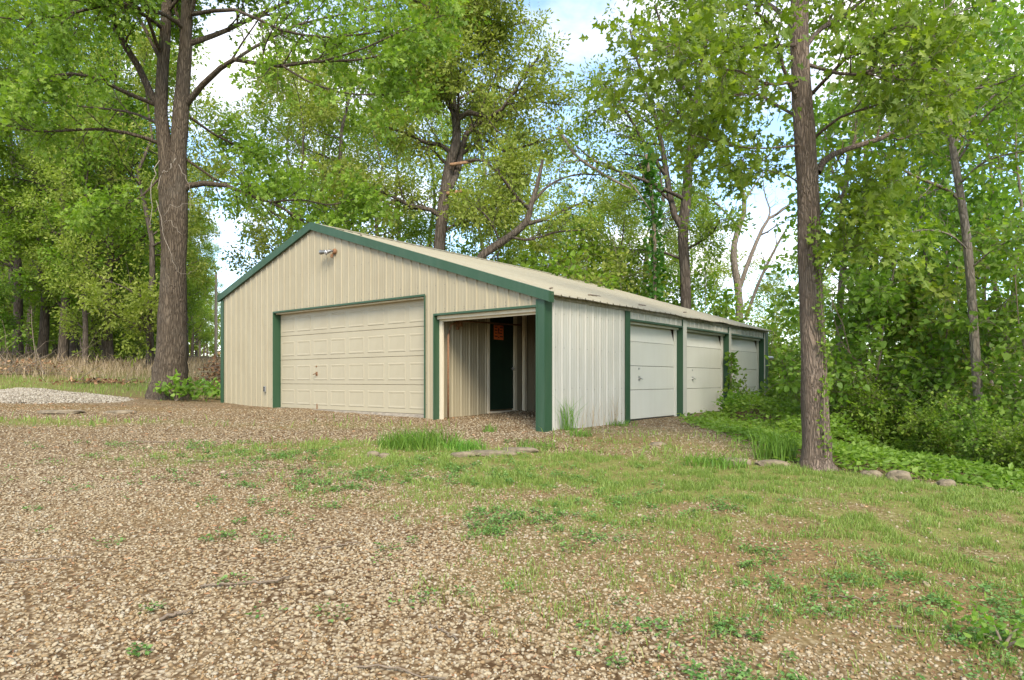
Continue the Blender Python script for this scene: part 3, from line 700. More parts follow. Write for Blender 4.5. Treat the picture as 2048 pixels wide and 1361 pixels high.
def make_tree(name, trunk, limbs, mats, seed, loc=None, sub=(7, 6), leaf=(14, .15, 'kite'), auto=None, twig_len=.75, limb_len=None, upn=.55, spread=.16, sub_len=.42, f_sub=.18, bare=0, trunk_k=16, sides=12, twl=(.5, .3), vine=None):
    """trunk/limbs: lists of (x,y,z,r) paths in world coordinates. auto: list of dicts of extra limb sets grown from trunk paths.
    Returns the Empty with trunk, branches and crown below it."""
    rng = np.random.default_rng(seed)
    base = np.array(trunk[0][0][:3]) if loc is None else np.array(loc, float)
    tr = [];TP = []
    for path in trunk:
        P, R = smooth_path(path, trunk_k); P = P - base
        tr.append(tubes(P[None], R[None], sides, .035, rng)); TP.append((P, R))
    LP = []; LR = []; KL = 8
    for path in limbs:
        P, R = smooth_path(path, KL + 1); LP.append(P - base); LR.append(R)
    LP = np.array(LP).reshape(-1, KL + 1, 3); LR = np.array(LR).reshape(-1, KL + 1)
    for a in (auto or []):
        P, R = TP[a.get('t', 0)]
        cP, cR = children(rng, P[None], R[None], a['n'], a['f'][0], a['f'][1], a['len'], a['ang'], a.get('up', .05), a.get('w', .13), KL, a.get('rr', .42))
        LP = np.concatenate([LP, cP]); LR = np.concatenate([LR, cR])
    br = [tubes(LP, LR, 6)]
    # tips of explicit trunks also carry branches
    sP, sR = children(rng, LP, LR, sub[0], f_sub, 1.0, lambda pl, f: np.clip(pl * sub_len * (1.15 - .75 * f), .5, 3.2), (25, 65), .06, .16, 4, .55)
    br.append(tubes(sP, sR, 4))
    tP, tR = children(rng, sP, sR, sub[1], .15, 1.0, lambda pl, f: np.full(len(f), twig_len), (20, 70), .03, .2, 2, .6)
    br.append(tubes(tP, tR, 3))
    tP2, tR2 = children(rng, LP, LR, 5, .35, 1.0, lambda pl, f: np.full(len(f), twig_len), (25, 75), .05, .2, 2, .3)
    br.append(tubes(tP2, tR2, 3))
    root = empty(name, tuple(base))
    V, Fq = cat(tr); link('trunk', mesh_np('trunk', V, Fq, mats[0], True), root)
    V, Fq = cat(br); link('branches', mesh_np('branches', V, Fq, mats[1], True), root)
    if leaf[0]:
        g = [twig_leaves(rng, tP, leaf[0], leaf[1], leaf[2], spread, upn, .25), twig_leaves(rng, tP2, leaf[0], leaf[1], leaf[2], spread, upn, .25)]
        o = link('crown', leaf_mesh('crown', g, mats[2]), root); o['kind'] = 'stuff'
    return root
def px(path, Y, rs=1.0):
    """path of picture points (u, v, half-width in px[, depth offset]) at depth Y -> world (x,y,z,r)"""
    o = []
    for q in path:
        y = Y + (q[3] if len(q) > 3 else 0); p = at(q[0], q[1], y); o.append((*p, q[2] / F_ * y * rs))
    return o
def copy_thing(o, loc, rz=0, sc=1.0, szz=None, leafmat=None):
    c = o.copy(); COL.objects.link(c); c.location = loc; c.rotation_euler = (0, 0, rz); c.scale = (sc, sc, szz or sc)
    for ch in o.children:
        d = ch.copy(); COL.objects.link(d); d.parent = c
        if leafmat and ch.name.startswith('crown'): d.material_slots[0].link = 'OBJECT'; d.material_slots[0].material = M[leafmat]
    return c

# ------------------------------------------------------------------ the forked oak at the left
Y1 = 17.2
def base_pt(u, Y, r, sink=.08):
    x = (u - 1024) / F_ * Y; return (x, Y, hz(x, Y) - sink, r)
b0 = base_pt(338, Y1, .60)
trunkA = [b0] + px([(338, 780, 38), (341, 745, 32), (344, 690, 28), (346, 600, 25.5), (347, 500, 22), (346, 400, 19), (345, 345, 12)], Y1)
stemL = px([(341, 620, 12), (338, 500, 15), (335, 400, 15.5), (333, 345, 15), (332, 310, 14), (326, 270, 13), (322, 215, 12), (325, 150, 11), (331, 60, 10), (333, -20, 9, .3), (325, -200, 6, .8), (310, -400, 3, 1)], Y1)
stemR = px([(350, 620, 12), (357, 500, 15.5), (358, 420, 16), (357, 350, 16), (357, 310, 15.5), (360, 250, 15.5), (365, 180, 14), (370, 110, 12.5), (373, 40, 11), (378, -60, 10), (384, -200, 7, -.6), (392, -420, 3, -1)], Y1)
limbsA = [px(p, Y1, .85) for p in [
    [(318, 215, 9), (300, 185, 8.5), (270, 120, 7.5), (245, 85, 7, -.3), (230, 45, 6, -.5), (222, 0, 5.5, -.7), (210, -70, 4, -1), (190, -180, 2, -1.5)],
    [(312, 210, 5), (250, 185, 4.5, -.5), (200, 160, 4, -1), (150, 148, 3.5, -1.4), (100, 153, 2.6, -1.8), (65, 165, 1.6, -2)],
    [(318, 287, 4.5), (270, 270, 4, -.4), (200, 258, 3.6, -.8), (130, 262, 3, -1.2), (60, 262, 2.4, -1.4), (0, 248, 1.6, -1.6)],
    [(372, 210, 8), (410, 165, 7, -.3), (450, 130, 6, -.7), (482, 118, 5, -1), (540, 135, 4, -1.6), (600, 125, 3.5, -2.2), (700, 122, 2.6, -2.6), (800, 105, 1.4, -3)],
    [(470, 121, 4.2, -.9), (500, 100, 4, -.6), (545, 75, 3.4, -.2), (590, 52, 2.8, .2), (680, 30, 2.2, .5), (790, 10, 1.3, 1)],
    [(370, 378, 7.5), (385, 370, 7), (440, 368, 5.6, -.3), (490, 388, 4.6, -.6), (540, 405, 3.8, -.9), (580, 425, 3, -1.1), (622, 456, 1.5, -1.2)],
    [(374, 320, 3.2), (410, 345, 2.8, .2), (445, 365, 2.2, .4), (520, 372, 1.6, .8), (600, 380, 1.2, 1.2)],
    [(378, 88, 7), (420, 74, 6, .3), (460, 58, 5, .6), (540, 20, 4, 1), (620, -10, 3, 1.2), (740, -40, 1.5, 1.5)],
    [(380, 235, 3.4), (430, 270, 2.8, .6), (470, 290, 2.2, 1), (530, 330, 1.4, 1.4)],
    [(326, 130, 5), (280, 40, 4, .8), (240, -20, 3, 1.4), (170, -90, 2, 1.8)],
    [(372, 60, 5), (330, 30, 4.4, -.6), (280, 18, 3.6, -1), (230, 15, 2.6, -1.4), (120, -5, 1.4, -2)],
    [(322, 250, 3.6), (260, 225, 3, .8), (180, 215, 2.2, 1.6), (90, 205, 1.2, 2.2)],
    [(328, 60, 5), (250, 10, 4, -1), (150, 25, 3, -1.6), (60, 40, 2.2, -2), (-40, 30, 1.2, -2.4)],
    [(316, 360, 2.6), (280, 395, 2.2, -.6), (240, 412, 1.6, -1), (190, 420, 1, -1.4)],
    [(380, 30, 5), (470, 20, 4, -1), (560, 60, 3.2, -1.8), (660, 75, 2.4, -2.4), (780, 60, 1.4, -2.8)],
    [(560, 128, 3, -1.9), (610, 160, 2.6, -2.2), (680, 185, 2, -2.4), (760, 190, 1.3, -2.6), (840, 180, 1, -2.8)],
    [(540, 405, 2.6, -.9), (600, 400, 2.2, -1.4), (660, 410, 1.6, -1.8), (720, 395, 1, -2)],
    [(640, 124, 2.4, -2.4), (720, 100, 2, -3), (810, 60, 1.5, -3.2), (890, 30, 1, -3.4)],
]]
oakA = make_tree('oak_tree', [trunkA, stemL, stemR], limbsA, (M['bark_oak'], M['bark_oak'], M['leaf_oak']), 11, sub=(10, 7), leaf=(14, .132, 'oak'), twig_len=.62, spread=.20, sub_len=.34, f_sub=.34,
    auto=[dict(t=1, n=9, f=(.66, 1), len=lambda pl, f: 4.2 - 2.2 * f, ang=(35, 65), up=.06), dict(t=2, n=9, f=(.66, 1), len=lambda pl, f: 4.4 - 2.2 * f, ang=(35, 65), up=.06)], trunk_k=24, sides=16)
tag(oakA, 'big oak with a forked trunk standing beside the garage\'s left corner', 'oak tree')
# dead, leafless creeper on its trunk
rg = np.random.default_rng(3); cr_ = MB()
for path in [[(322, 318, 2.2), (308, 345, 2, -.6), (301, 390, 2, -.7), (303, 430, 1.6, -.7), (300, 455, 1, -.8)], [(316, 400, 1.8, -.6), (322, 440, 1.6, -.7), (330, 470, 1.4, -.7), (345, 520, 1.2, -.7)], [(350, 318, 2, -.5), (338, 340, 2, -.6), (324, 345, 1.6, -.6), (314, 380, 1.2, -.7)],
             [(355, 330, 1.4, -.6), (372, 355, 1.2, -.6), (380, 395, 1, -.5), (378, 430, .7, -.6)], [(330, 430, 1.2, -.7), (342, 410, 1, -.7), (356, 415, .9, -.7), (372, 408, .7, -.6), (398, 415, .5, -.4)], [(362, 470, 1, -.7), (350, 455, 1, -.7), (338, 440, .8, -.7), (326, 448, .6, -.7)], [(345, 520, 1, -.7), (360, 545, .9, -.6), (378, 548, .6, -.4), (395, 535, .4, -.3)]]:
    P, R = smooth_path(px(path, Y1), 12); cr_.tube(list(P + rg.normal(0, .02, P.shape)), list(R * .45), 5)
cr = cr_.build('dead_creeper', M['twig_grey'], None, True); tag(cr, 'pale leafless creeper twisted round the forked oak trunk', 'creeper')

# ------------------------------------------------------------------ the straight oak in front at the right
Y2 = 8.32
b2 = base_pt(1635, Y2, .25, .06)
trunkB = [b2] + px([(1634, 925, 31), (1634, 900, 28), (1632, 850, 25.5), (1626, 700, 23.5), (1621, 560, 22), (1617, 430, 21), (1614, 330, 20), (1606, 230, 19.5), (1600, 130, 18), (1598, 30, 17), (1602, -120, 15), (1612, -350, 11), (1618, -600, 7), (1620, -850, 3)], Y2)
limbsB = [px(p, Y2) for p in [
    [(1636, 345, 7), (1652, 318, 6.4, .1), (1690, 300, 6, .3), (1760, 278, 5, .5), (1800, 256, 4, .7), (1850, 215, 2.6, 1), (1900, 190, 1.4, 1.2)],
    [(1602, 210, 4.5), (1570, 150, 4, -.2), (1555, 80, 3.4, -.4), (1530, 40, 3, -.6), (1480, 0, 2.2, -.9), (1430, -60, 1.2, -1.2)],
    [(1608, 240, 3.4), (1560, 215, 3, .3), (1520, 190, 2.4, .6), (1470, 190, 1.6, .9), (1400, 215, 1, 1.2)],
    [(1622, 190, 4), (1660, 150, 3.4, -.3), (1710, 100, 2.8, -.6), (1760, 70, 2, -.9), (1830, 40, 1.2, -1.1)],
    [(1630, 275, 3), (1680, 235, 2.6, -.3), (1740, 215, 2.2, -.5), (1800, 190, 1.4, -.7), (1870, 180, .9, -.9)],
    [(1605, 290, 2.4), (1560, 295, 2, -.3), (1500, 297, 1.6, -.6), (1440, 285, 1, -.9), (1380, 270, .8, -1)],
    [(1604, 370, 1.8), (1570, 350, 1.5, .3), (1520, 340, 1.2, .6), (1450, 330, .9, .8)],
    [(1600, 110, 5), (1640, 60, 4.4, .5), (1700, 20, 3.4, 1), (1780, -40, 2, 1.6)],
    [(1594, 60, 5), (1540, 10, 4, .6), (1450, -40, 3, 1.2), (1340, -60, 1.6, 1.8)],
    [(1596, 90, 4), (1500, 95, 3.4, -.6), (1420, 80, 2.6, -1), (1330, 95, 1.6, -1.4), (1260, 120, 1, -1.6)],
    [(1616, 130, 4), (1700, 150, 3.2, -.8), (1790, 130, 2.4, -1.3), (1880, 140, 1.3, -1.7)],
    [(1640, 430, 1.6), (1665, 400, 1.3, -.2), (1700, 390, 1, -.3), (1740, 400, .7, -.4)],
    [(1602, 160, 3), (1540, 170, 2.6, -.9), (1470, 140, 2, -1.3), (1400, 150, 1.2, -1.6)],
    [(1640, 560, 1.2), (1660, 520, 1, -.2), (1690, 500, .8, -.3), (1720, 490, .6, -.4)],
]]
oakB = make_tree('oak_tree', [trunkB], limbsB, (M['bark_right'], M['bark_right'], M['leaf_oak']), 23, sub=(9, 6), leaf=(9, .105, 'oak'), twig_len=.42, spread=.17, sub_len=.32, f_sub=.28,
    auto=[dict(t=0, n=9, f=(.72, 1), len=lambda pl, f: 3.4 - 2.6 * (f - .6) / .4 * .7, ang=(40, 70), up=.06)], trunk_k=30, sides=20, upn=.45)
tag(oakB, 'straight oak with furrowed reddish bark alone on the lawn edge', 'oak tree')
def creeper(name, pts, n, size, spread, seed, label, mat='leaf_vine', tpl='heart', stem=.008, wrap=None, cat_='vine'):
    rng = np.random.default_rng(seed); P, R = smooth_path([(*p[:3], stem) for p in pts], 20); base = P[0].copy(); P = P - base
    root = empty(name, tuple(base)); V, Fq = tubes(P[None], R[None], 5); link('stem', mesh_np('stem', V, Fq, M['bark_twig'], True), root)
    g = twig_leaves(rng, P[None], n, size, tpl, spread, .3, .3, 0)
    link('foliage', leaf_mesh('foliage', [g], M[mat]), root)['kind'] = 'stuff'
    return tag(root, label, cat_)
creeper('trunk_vine', px([(1650, 905, 1, -.2), (1648, 800, 1, -.22), (1652, 740, 1, -.1), (1648, 680, 1, -.2), (1642, 600, 1, -.22), (1640, 540, 1, -.22), (1634, 500, 1, -.23), (1630, 440, 1, -.23)], Y2), 520, .038, .085, 5, 'green creeper climbing the furrowed oak on the lawn edge', 'leaf_shade')

# ------------------------------------------------------------------ the slender leaning tree far right
Y3 = 11.2
trunkC = [base_pt(1967, Y3, .085)] + px([(1963, 900, 9.5), (1957, 800, 9), (1950, 700, 8.5), (1941, 560, 8), (1930, 450, 7.4), (1914, 350, 6.8), (1898, 250, 6.2), (1880, 150, 5.4), (1868, 50, 4.8), (1858, -80, 4), (1850, -260, 2)], Y3)
limbsC = [px(p, Y3) for p in [
    [(1922, 402, 4), (1895, 380, 3.6), (1850, 362, 3, -.3), (1805, 340, 2.4, -.5), (1770, 310, 1.6, -.7)],
    [(1948, 660, 2.6), (1985, 630, 2.4, .2), (2030, 600, 2, .3), (2080, 570, 1.2, .5)],
    [(1905, 300, 3.4), (1940, 240, 3, .4), (1990, 190, 2.4, .8), (2060, 150, 1.4, 1.2)],
    [(1895, 245, 3), (1860, 190, 2.6, -.3), (1830, 120, 2, -.6), (1810, 50, 1.4, -.8)],
    [(1884, 180, 3), (1930, 180, 2.6, -.5), (1990, 170, 2, -.9), (2060, 140, 1.2, -1.2)],
    [(1918, 370, 2.6), (1960, 330, 2.2, -.4), (2010, 310, 1.6, -.7), (2070, 300, 1, -1)],
    [(1935, 500, 2), (1900, 470, 1.8, -.3), (1850, 460, 1.3, -.6), (1800, 470, .8, -.8)],
    [(1940, 540, 2), (1985, 500, 1.8, -.3), (2030, 480, 1.3, -.6), (2080, 480, .8, -.8)],
    [(1870, 70, 2.6), (1910, 30, 2.2, .4), (1960, 10, 1.6, .8), (2030, -10, 1, 1)],
]]
trC = make_tree('slender_tree', [trunkC], limbsC, (M['bark_grey'], M['bark_grey'], M['leaf_wood']), 31, sub=(5, 5), leaf=(9, .12, 'kite'), twig_len=.5, spread=.2, sub_len=.34,
    auto=[dict(t=0, n=10, f=(.5, 1), len=lambda pl, f: 2.6 - 1.2 * f, ang=(40, 70), up=.06)], trunk_k=24)
tag(trC, 'slender leaning tree with pinkish bark at the far right, behind the lawn', 'tree')

# ------------------------------------------------------------------ trees behind the garage
Y4 = 25.0
trunkD = [base_pt(868, Y4, .30)] + px([(872, 640, 13), (878, 500, 12), (884, 440, 11.5), (892, 370, 11), (902, 320, 10), (914, 275, 9), (908, 220, 7, .3), (902, 160, 6, .6), (898, 80, 5, .8), (900, 0, 4, 1), (905, -120, 2, 1.2)], Y4)
limbsD = [px(p, Y4) for p in [
    [(890, 390, 8), (908, 360, 7.5), (918, 330, 7, .3), (925, 290, 6, .5), (945, 250, 5, .8), (990, 240, 4, 1.2), (1040, 210, 3, 1.6), (1090, 160, 2, 2)],
    [(906, 310, 5), (880, 290, 4.4), (850, 285, 3.6, -.4), (820, 270, 2.8, -.8), (760, 250, 1.6, -1.2)],
    [(912, 270, 6), (925, 225, 5.4, -.3), (985, 235, 4, -.6), (1020, 195, 3.4, -1), (1050, 150, 2.4, -1.3), (1080, 110, 1.4, -1.6)],
    [(908, 220, 5), (890, 175, 4.4, .4), (885, 140, 3.6, .6), (860, 90, 2.6, 1), (830, 40, 1.6, 1.4)],
    [(884, 440, 5), (862, 420, 4.6, -.3), (820, 412, 4, -.6), (780, 390, 3, -1), (720, 370, 1.6, -1.4)],
    [(896, 405, 3), (935, 400, 2.8, -.4), (962, 415, 2, -.7), (1010, 420, 1.2, -1)],
    [(902, 330, 3.2), (960, 320, 2.8, -.4), (1000, 345, 2, -.8), (1060, 350, 1.2, -1.2)],
    [(900, 140, 4), (950, 90, 3.4, .4), (1000, 60, 2.6, .8), (1060, 40, 1.6, 1.2)],
    [(898, 90, 3.6), (930, 30, 3, -.4), (970, -20, 2.2, -.8), (1010, -80, 1.4, -1)],
    [(900, 200, 3.6), (850, 180, 3, 1), (790, 190, 2.2, 1.6), (720, 190, 1.4, 2)],
    [(898, 60, 3.2), (860, 20, 2.6, -.6), (800, -10, 2, -1), (730, -20, 1.2, -1.4)],
    [(940, 250, 4, .8), (1000, 300, 3, 1.4), (1060, 290, 2.2, 1.8), (1120, 270, 1.2, 2.2)],
    [(915, 200, 3, .3), (980, 170, 2.6, 1), (1060, 200, 2, 1.6), (1120, 210, 1.2, 2)],
    [(880, 470, 3), (910, 450, 2.6, .4), (960, 440, 2, .8), (1020, 460, 1.2, 1.2)],
]]
trD = make_tree('tall_tree', [trunkD], limbsD, (M['bark_dark'], M['bark_dark'], M['leaf_yel']), 41, sub=(9, 8), leaf=(22, .15, 'kite'), twig_len=.85, spread=.32, sub_len=.38, auto=[dict(t=0, n=18, f=(.55, 1), len=lambda pl, f: 4.2 - 2.4 * f, ang=(40, 70), up=.06)], trunk_k=22, upn=.3)
tag(trD, 'tall yellow-green tree with a dark forked trunk, behind the garage ridge', 'tree')
# broken limbs with raw orange wood
RAW = plain('raw_wood', (.30, .17, .09), .9, 0, .4, 10); dloc = np.array(trD.location)
for p in [[(893, 388, 4), (930, 383, 3.6), (960, 392, 1.2)], [(900, 330, 3.4, -.2), (935, 325, 3), (960, 320, 1, -.2)]]:
    P, R = smooth_path(px(p, Y4 - .2), 8); MB().tube(list(P - dloc), list(R), 6).build('broken_limb', RAW, trD, True)

Y5 = 21.0
trunkE = [base_pt(925, Y5 + 1, .17)] + px([(935, 600, 9), (960, 518, 8.5), (1000, 487, 8), (1035, 462, 7.4), (1055, 440, 6.5), (1062, 410, 5.4), (1075, 370, 4), (1085, 320, 2.4)], Y5)
limbsE = [px(p, Y5) for p in [
    [(1052, 448, 5), (1085, 440, 4.4, .3), (1130, 420, 3.4, .6), (1180, 400, 2, 1)], [(1060, 420, 4), (1030, 390, 3.4, -.4), (1000, 350, 2.4, -.8), (980, 330, 1.4, -1)],
    [(1020, 474, 3), (1060, 480, 2.6, -.5), (1110, 465, 2, -.9), (1170, 460, 1.2, -1.2)], [(1065, 405, 3), (1100, 370, 2.4, .4), (1150, 350, 1.8, .8), (1200, 350, 1.2, 1)], [(1000, 487, 2.4), (985, 450, 2, -.4), (960, 420, 1.4, -.7), (930, 410, 1, -1)]]]
trE = make_tree('leaning_tree', [trunkE], limbsE, (M['bark_dark'], M['bark_dark'], M['leaf_yel']), 43, sub=(6, 6), leaf=(11, .13, 'kite'), twig_len=.6, spread=.24, sub_len=.36, upn=.6)
tag(trE, 'dark leaning tree rising to the right just above the garage roof', 'tree')

Y6 = 23.0
trunkF = [base_pt(1374, Y6, .20)] + px([(1372, 640, 11), (1370, 540, 10.5), (1366, 470, 10.5), (1372, 400, 10), (1378, 330, 9), (1385, 260, 8), (1395, 180, 6.5), (1410, 90, 5), (1425, 0, 4), (1435, -120, 2)], Y6)
limbsF = [px(p, Y6) for p in [
    [(1366, 460, 7), (1345, 420, 6.4), (1335, 360, 6, .3), (1325, 300, 5, .5), (1310, 230, 4, .8), (1280, 140, 3, 1.2), (1260, 60, 1.8, 1.6)],
    [(1378, 330, 5), (1410, 290, 4.4, -.3), (1440, 230, 3.4, -.7), (1450, 150, 2.6, -1), (1445, 60, 1.6, -1.4)],
    [(1330, 350, 4, .3), (1290, 290, 3.4, .1), (1250, 220, 2.6, -.3), (1200, 160, 1.6, -.6)],
    [(1372, 400, 4), (1320, 375, 3.4, -.5), (1260, 350, 2.8, -1), (1200, 330, 2, -1.4), (1150, 290, 1.2, -1.8)],
    [(1390, 210, 4), (1350, 150, 3.4, .6), (1330, 80, 2.6, 1), (1310, 10, 1.6, 1.4)],
    [(1400, 150, 3.6), (1450, 110, 3, .5), (1510, 90, 2.2, 1), (1560, 90, 1.2, 1.4)],
    [(1410, 90, 3.2), (1380, 20, 2.8, -.4), (1340, -50, 2, -.8), (1290, -90, 1.2, -1.2)],
    [(1310, 230, 3, .8), (1260, 200, 2.4, 1.4), (1210, 210, 1.8, 1.8), (1170, 240, 1.1, 2.2)],
    [(1320, 270, 3, .6), (1360, 220, 2.4, 1.2), (1400, 190, 1.8, 1.8), (1450, 200, 1.1, 2.2)],
    [(1372, 500, 3), (1420, 470, 2.4, -.4), (1440, 440, 1.6, -.8)], [(1366, 520, 3), (1310, 500, 2.4, .4), (1260, 500, 1.6, .8), (1210, 490, 1, 1.2)], ]]
trF = make_tree('vine_clad_tree', [trunkF], limbsF, (M['bark_dark'], M['bark_dark'], M['leaf_oak']), 47, sub=(8, 7), leaf=(16, .14, 'kite'), twig_len=.8, spread=.3, sub_len=.34, auto=[dict(t=0, n=9, f=(.5, 1), len=lambda pl, f: 4. - 2.4 * f, ang=(40, 70), up=.06)], trunk_k=22, upn=.4)
tag(trF, 'tall thick-trunked tree behind the small garage doors', 'tree')
creeper('hanging_vine', px([(1308, 690, 1), (1309, 600, 1), (1310, 520, 1), (1308, 450, 1), (1304, 400, 1), (1298, 350, 1), (1292, 310, 1)], Y6 - .6), 900, .13, .32, 6, 'dark green column of vine on a thin stem behind the roof', 'leaf_vine', 'heart', .07)

Y7 = 27.0
trunkG = [base_pt(1482, Y7, .14)] + px([(1480, 680, 8), (1478, 590, 7.5), (1470, 540, 6.4), (1467, 500, 6), (1476, 460, 5.6), (1488, 425, 5), (1487, 390, 4), (1480, 365, 3, .2), (1486, 320, 2, .4)], Y7)
limbsG = [px(p, Y7, .8) for p in [
    [(1480, 575, 6), (1495, 530, 5.4), (1515, 480, 4.8, .2), (1535, 440, 4, .4), (1560, 425, 3, .6), (1590, 400, 1.6, .8)],
    [(1476, 455, 3), (1455, 430, 2.6, -.2), (1430, 405, 2.2, -.4), (1400, 385, 1.2, -.6)], [(1488, 405, 2.4), (1510, 370, 2, .3), (1528, 345, 1.2, .5)],
    [(1535, 440, 2.4, .4), (1540, 420, 2, .5), (1530, 390, 1.4, .6), (1525, 350, .9, .8)], [(1490, 640, 4), (1520, 560, 3.6, -.4), (1560, 480, 2.6, -.8), (1580, 450, 1.4, -1)], [(1480, 380, 1.8, .2), (1465, 350, 1.5, 0), (1455, 330, 1, -.2)]]]
trG = make_tree('bare_tree', [trunkG], limbsG, (M['bark_grey'], M['bark_grey'], M['leaf_oak']), 53, sub=(4, 3), leaf=(1, .10, 'kite'), twig_len=.6, spread=.12, sub_len=.30)
tag(trG, 'pale thin tree with almost bare forking limbs against the sky', 'tree')

Y8 = 15.5
trunkH = [base_pt(1682, Y8, .09)] + px([(1680, 800, 7), (1678, 700, 6.6), (1680, 600, 6.4), (1688, 520, 6.2), (1682, 440, 6), (1690, 380, 5.6), (1700, 300, 5), (1720, 200, 4), (1735, 100, 3), (1750, -40, 2)], Y8)
limbsH = [px(p, Y8) for p in [
    [(1688, 560, 6), (1710, 530, 6, .3), (1735, 490, 6, .6), (1755, 430, 5.4, .8), (1780, 380, 4.6, 1), (1800, 300, 4, 1.2), (1830, 200, 3, 1.6), (1860, 100, 1.8, 2)],
    [(1750, 445, 3.4, .7), (1790, 430, 3, .3), (1840, 425, 2.4, 0), (1880, 420, 1.6, -.2)], [(1690, 390, 3), (1660, 330, 2.6, .6), (1650, 260, 2, 1), (1660, 180, 1.2, 1.4)],
    [(1810, 270, 3, 1.3), (1850, 230, 2.4, 1), (1910, 170, 1.8, .8), (1960, 100, 1.1, .6)], [(1730, 150, 2.4), (1770, 90, 2, -.4), (1810, 30, 1.4, -.8)], [(1830, 200, 2, 1.6), (1860, 140, 1.6, 2), (1890, 60, 1, 2.4)], [(1715, 220, 2.6), (1750, 190, 2.2, -.8), (1790, 200, 1.6, -1.2), (1840, 230, 1, -1.6)]]]
trH = make_tree('forked_tree', [trunkH], limbsH, (M['bark_grey'], M['bark_grey'], M['leaf_oak']), 59, sub=(5, 5), leaf=(8, .13, 'kite'), twig_len=.6, spread=.22, sub_len=.34, auto=[dict(t=0, n=7, f=(.55, 1), len=lambda pl, f: 3. - 1.4 * f, ang=(40, 70), up=.06)])
tag(trH, 'grey tree forking to the right, close behind the furrowed oak', 'tree')

# leafless dead limb hanging across the gap behind the roof
dl = MB()
for p in [[(1115, 255, 3.4), (1150, 310, 3.2), (1200, 345, 3, -.2), (1235, 365, 2.6, -.3), (1262, 378, 1.6, -.4)], [(1125, 325, 1.2), (1160, 322, 1.6), (1200, 325, 2), (1225, 335, 2), (1260, 365, 1.8), (1300, 420, 1.4)], [(1200, 330, 1), (1180, 360, 1), (1165, 400, .8), (1160, 420, .5)], [(1130, 325, .8), (1115, 345, .8), (1108, 380, .5)]]:
    P, R = smooth_path(px(p, 21.5), 14); dl.tube(list(P), list(R), 5)
tag(dl.build('dead_limb', M['bark_grey'], None, True), 'long bare dead limb arching down above the garage roof', 'dead limb')

# ------------------------------------------------------------------ woodland trees: prototypes grown once, then copied
def wood_proto(name, H, r, seed, mats, nl=20, low=.14, R=3.6, leafn=22, size=.155, sub=(6, 5), lean=.03, ang=(50, 80), tpl='kite', spread=.3):
    rng = np.random.default_rng(seed)
    path = [(0, 0, -.4, r * 1.35), (0, 0, .25, r * 1.08)] + [(rng.normal(0, lean) * H * f, rng.normal(0, lean) * H * f, H * f, r * (1.02 - .92 * f)) for f in (.15, .3, .45, .6, .75, .9, 1)]
    prof = lambda pl, f: R * np.clip(1.25 * np.sin(np.clip((f - low * .6) / (1.04 - low * .6), 0, 1) * np.pi) ** .55, .25, 2) * np.where(f > .6, 1.1 - .5 * (f - .6) / .4, 1)
    t = make_tree(name, [path], [], mats, seed, loc=(0, 0, 0), sub=sub, leaf=(leafn, size, tpl), twig_len=.8, spread=spread, sub_len=.42, auto=[dict(t=0, n=nl, f=(low, .98), len=prof, ang=ang, up=.07)], trunk_k=12, sides=10)
    return t
PR = [wood_proto('wood_tree', 17, .22, 101, (M['bark_dark'], M['bark_dark'], M['leaf_wood']), 22, .22),
      wood_proto('wood_tree', 15, .19, 102, (M['bark_dark'], M['bark_dark'], M['leaf_wood']), 20, .20, 3.2),
      wood_proto('wood_tree', 19, .25, 103, (M['bark_dark'], M['bark_dark'], M['leaf_oak']), 22, .24, 4.0),
      wood_proto('wood_tree', 13, .15, 104, (M['bark_dark'], M['bark_dark'], M['leaf_yel']), 18, .14, 3.0, 20)]
used = set()
def plant(k, u, Y, sc, label, group, rz=0, zz=0, cat_='tree', x=None, szz=None):
    X = (u - 1024) / F_ * Y if x is None else x; loc = (X, Y, hz(X, Y) + zz)
    if k in used: o = copy_thing(PR[k], loc, rz, sc, szz)
    else: used.add(k); o = PR[k]; o.location = loc; o.rotation_euler = (0, 0, rz); o.scale = (sc, sc, szz or sc)
    return tag(o, label, cat_, group)
WL = 'trees of the wood left of the forked oak'
for k, u, Y, sc, lb in [
    (0, 84, 33, 1.0, 'thick-trunked tree in the left wood, nearest the brush pile'), (1, 126, 31, 1.1, 'very dark straight trunk left of centre in the left wood edge'), (1, 190, 34, .95, 'paired slim trunk standing in dry grass, third from the brush pile'),
    (0, 216, 31.5, 1.05, 'dark trunk with high forks in the middle of the left wood edge'), (3, 243, 37, 1.0, 'short thin trunk behind the dry grass, right of the dark forked one'), (3, 301, 28.5, 1.05, 'purplish slim trunk nearest the forked oak in the left wood edge'),
    (2, 36, 36, .95, 'thin trunk at the left picture edge behind the brush pile'), (2, 149, 40, 1.0, 'set-back trunk seen between the two thick dark trunks of the left wood')]:
    plant(k, u, Y, sc, lb, WL, rz=u * .7)
for j, (k, u, Y, sc) in enumerate([(0, -60, 30, 1.0), (1, -160, 27, 1.0), (2, 60, 46, 1.0), (1, 110, 50, 1.0), (2, 200, 48, .95), (0, 262, 47, .9), (1, 330, 42, .85), (0, 300, 55, .9), (2, 10, 52, 1.05), (1, 235, 60, 1), (0, 160, 62, 1.05), (2, 90, 62, 1), (3, 20, 41, 1.1), (0, -40, 44, 1.1), (1, 280, 35, .8), (3, 170, 29.5, .8)]):
    plant(k, u, Y, sc, 'set-back woodland tree, one of the dim rows behind the left wood edge', 'dim back rows of the left wood', rz=j * 1.3)
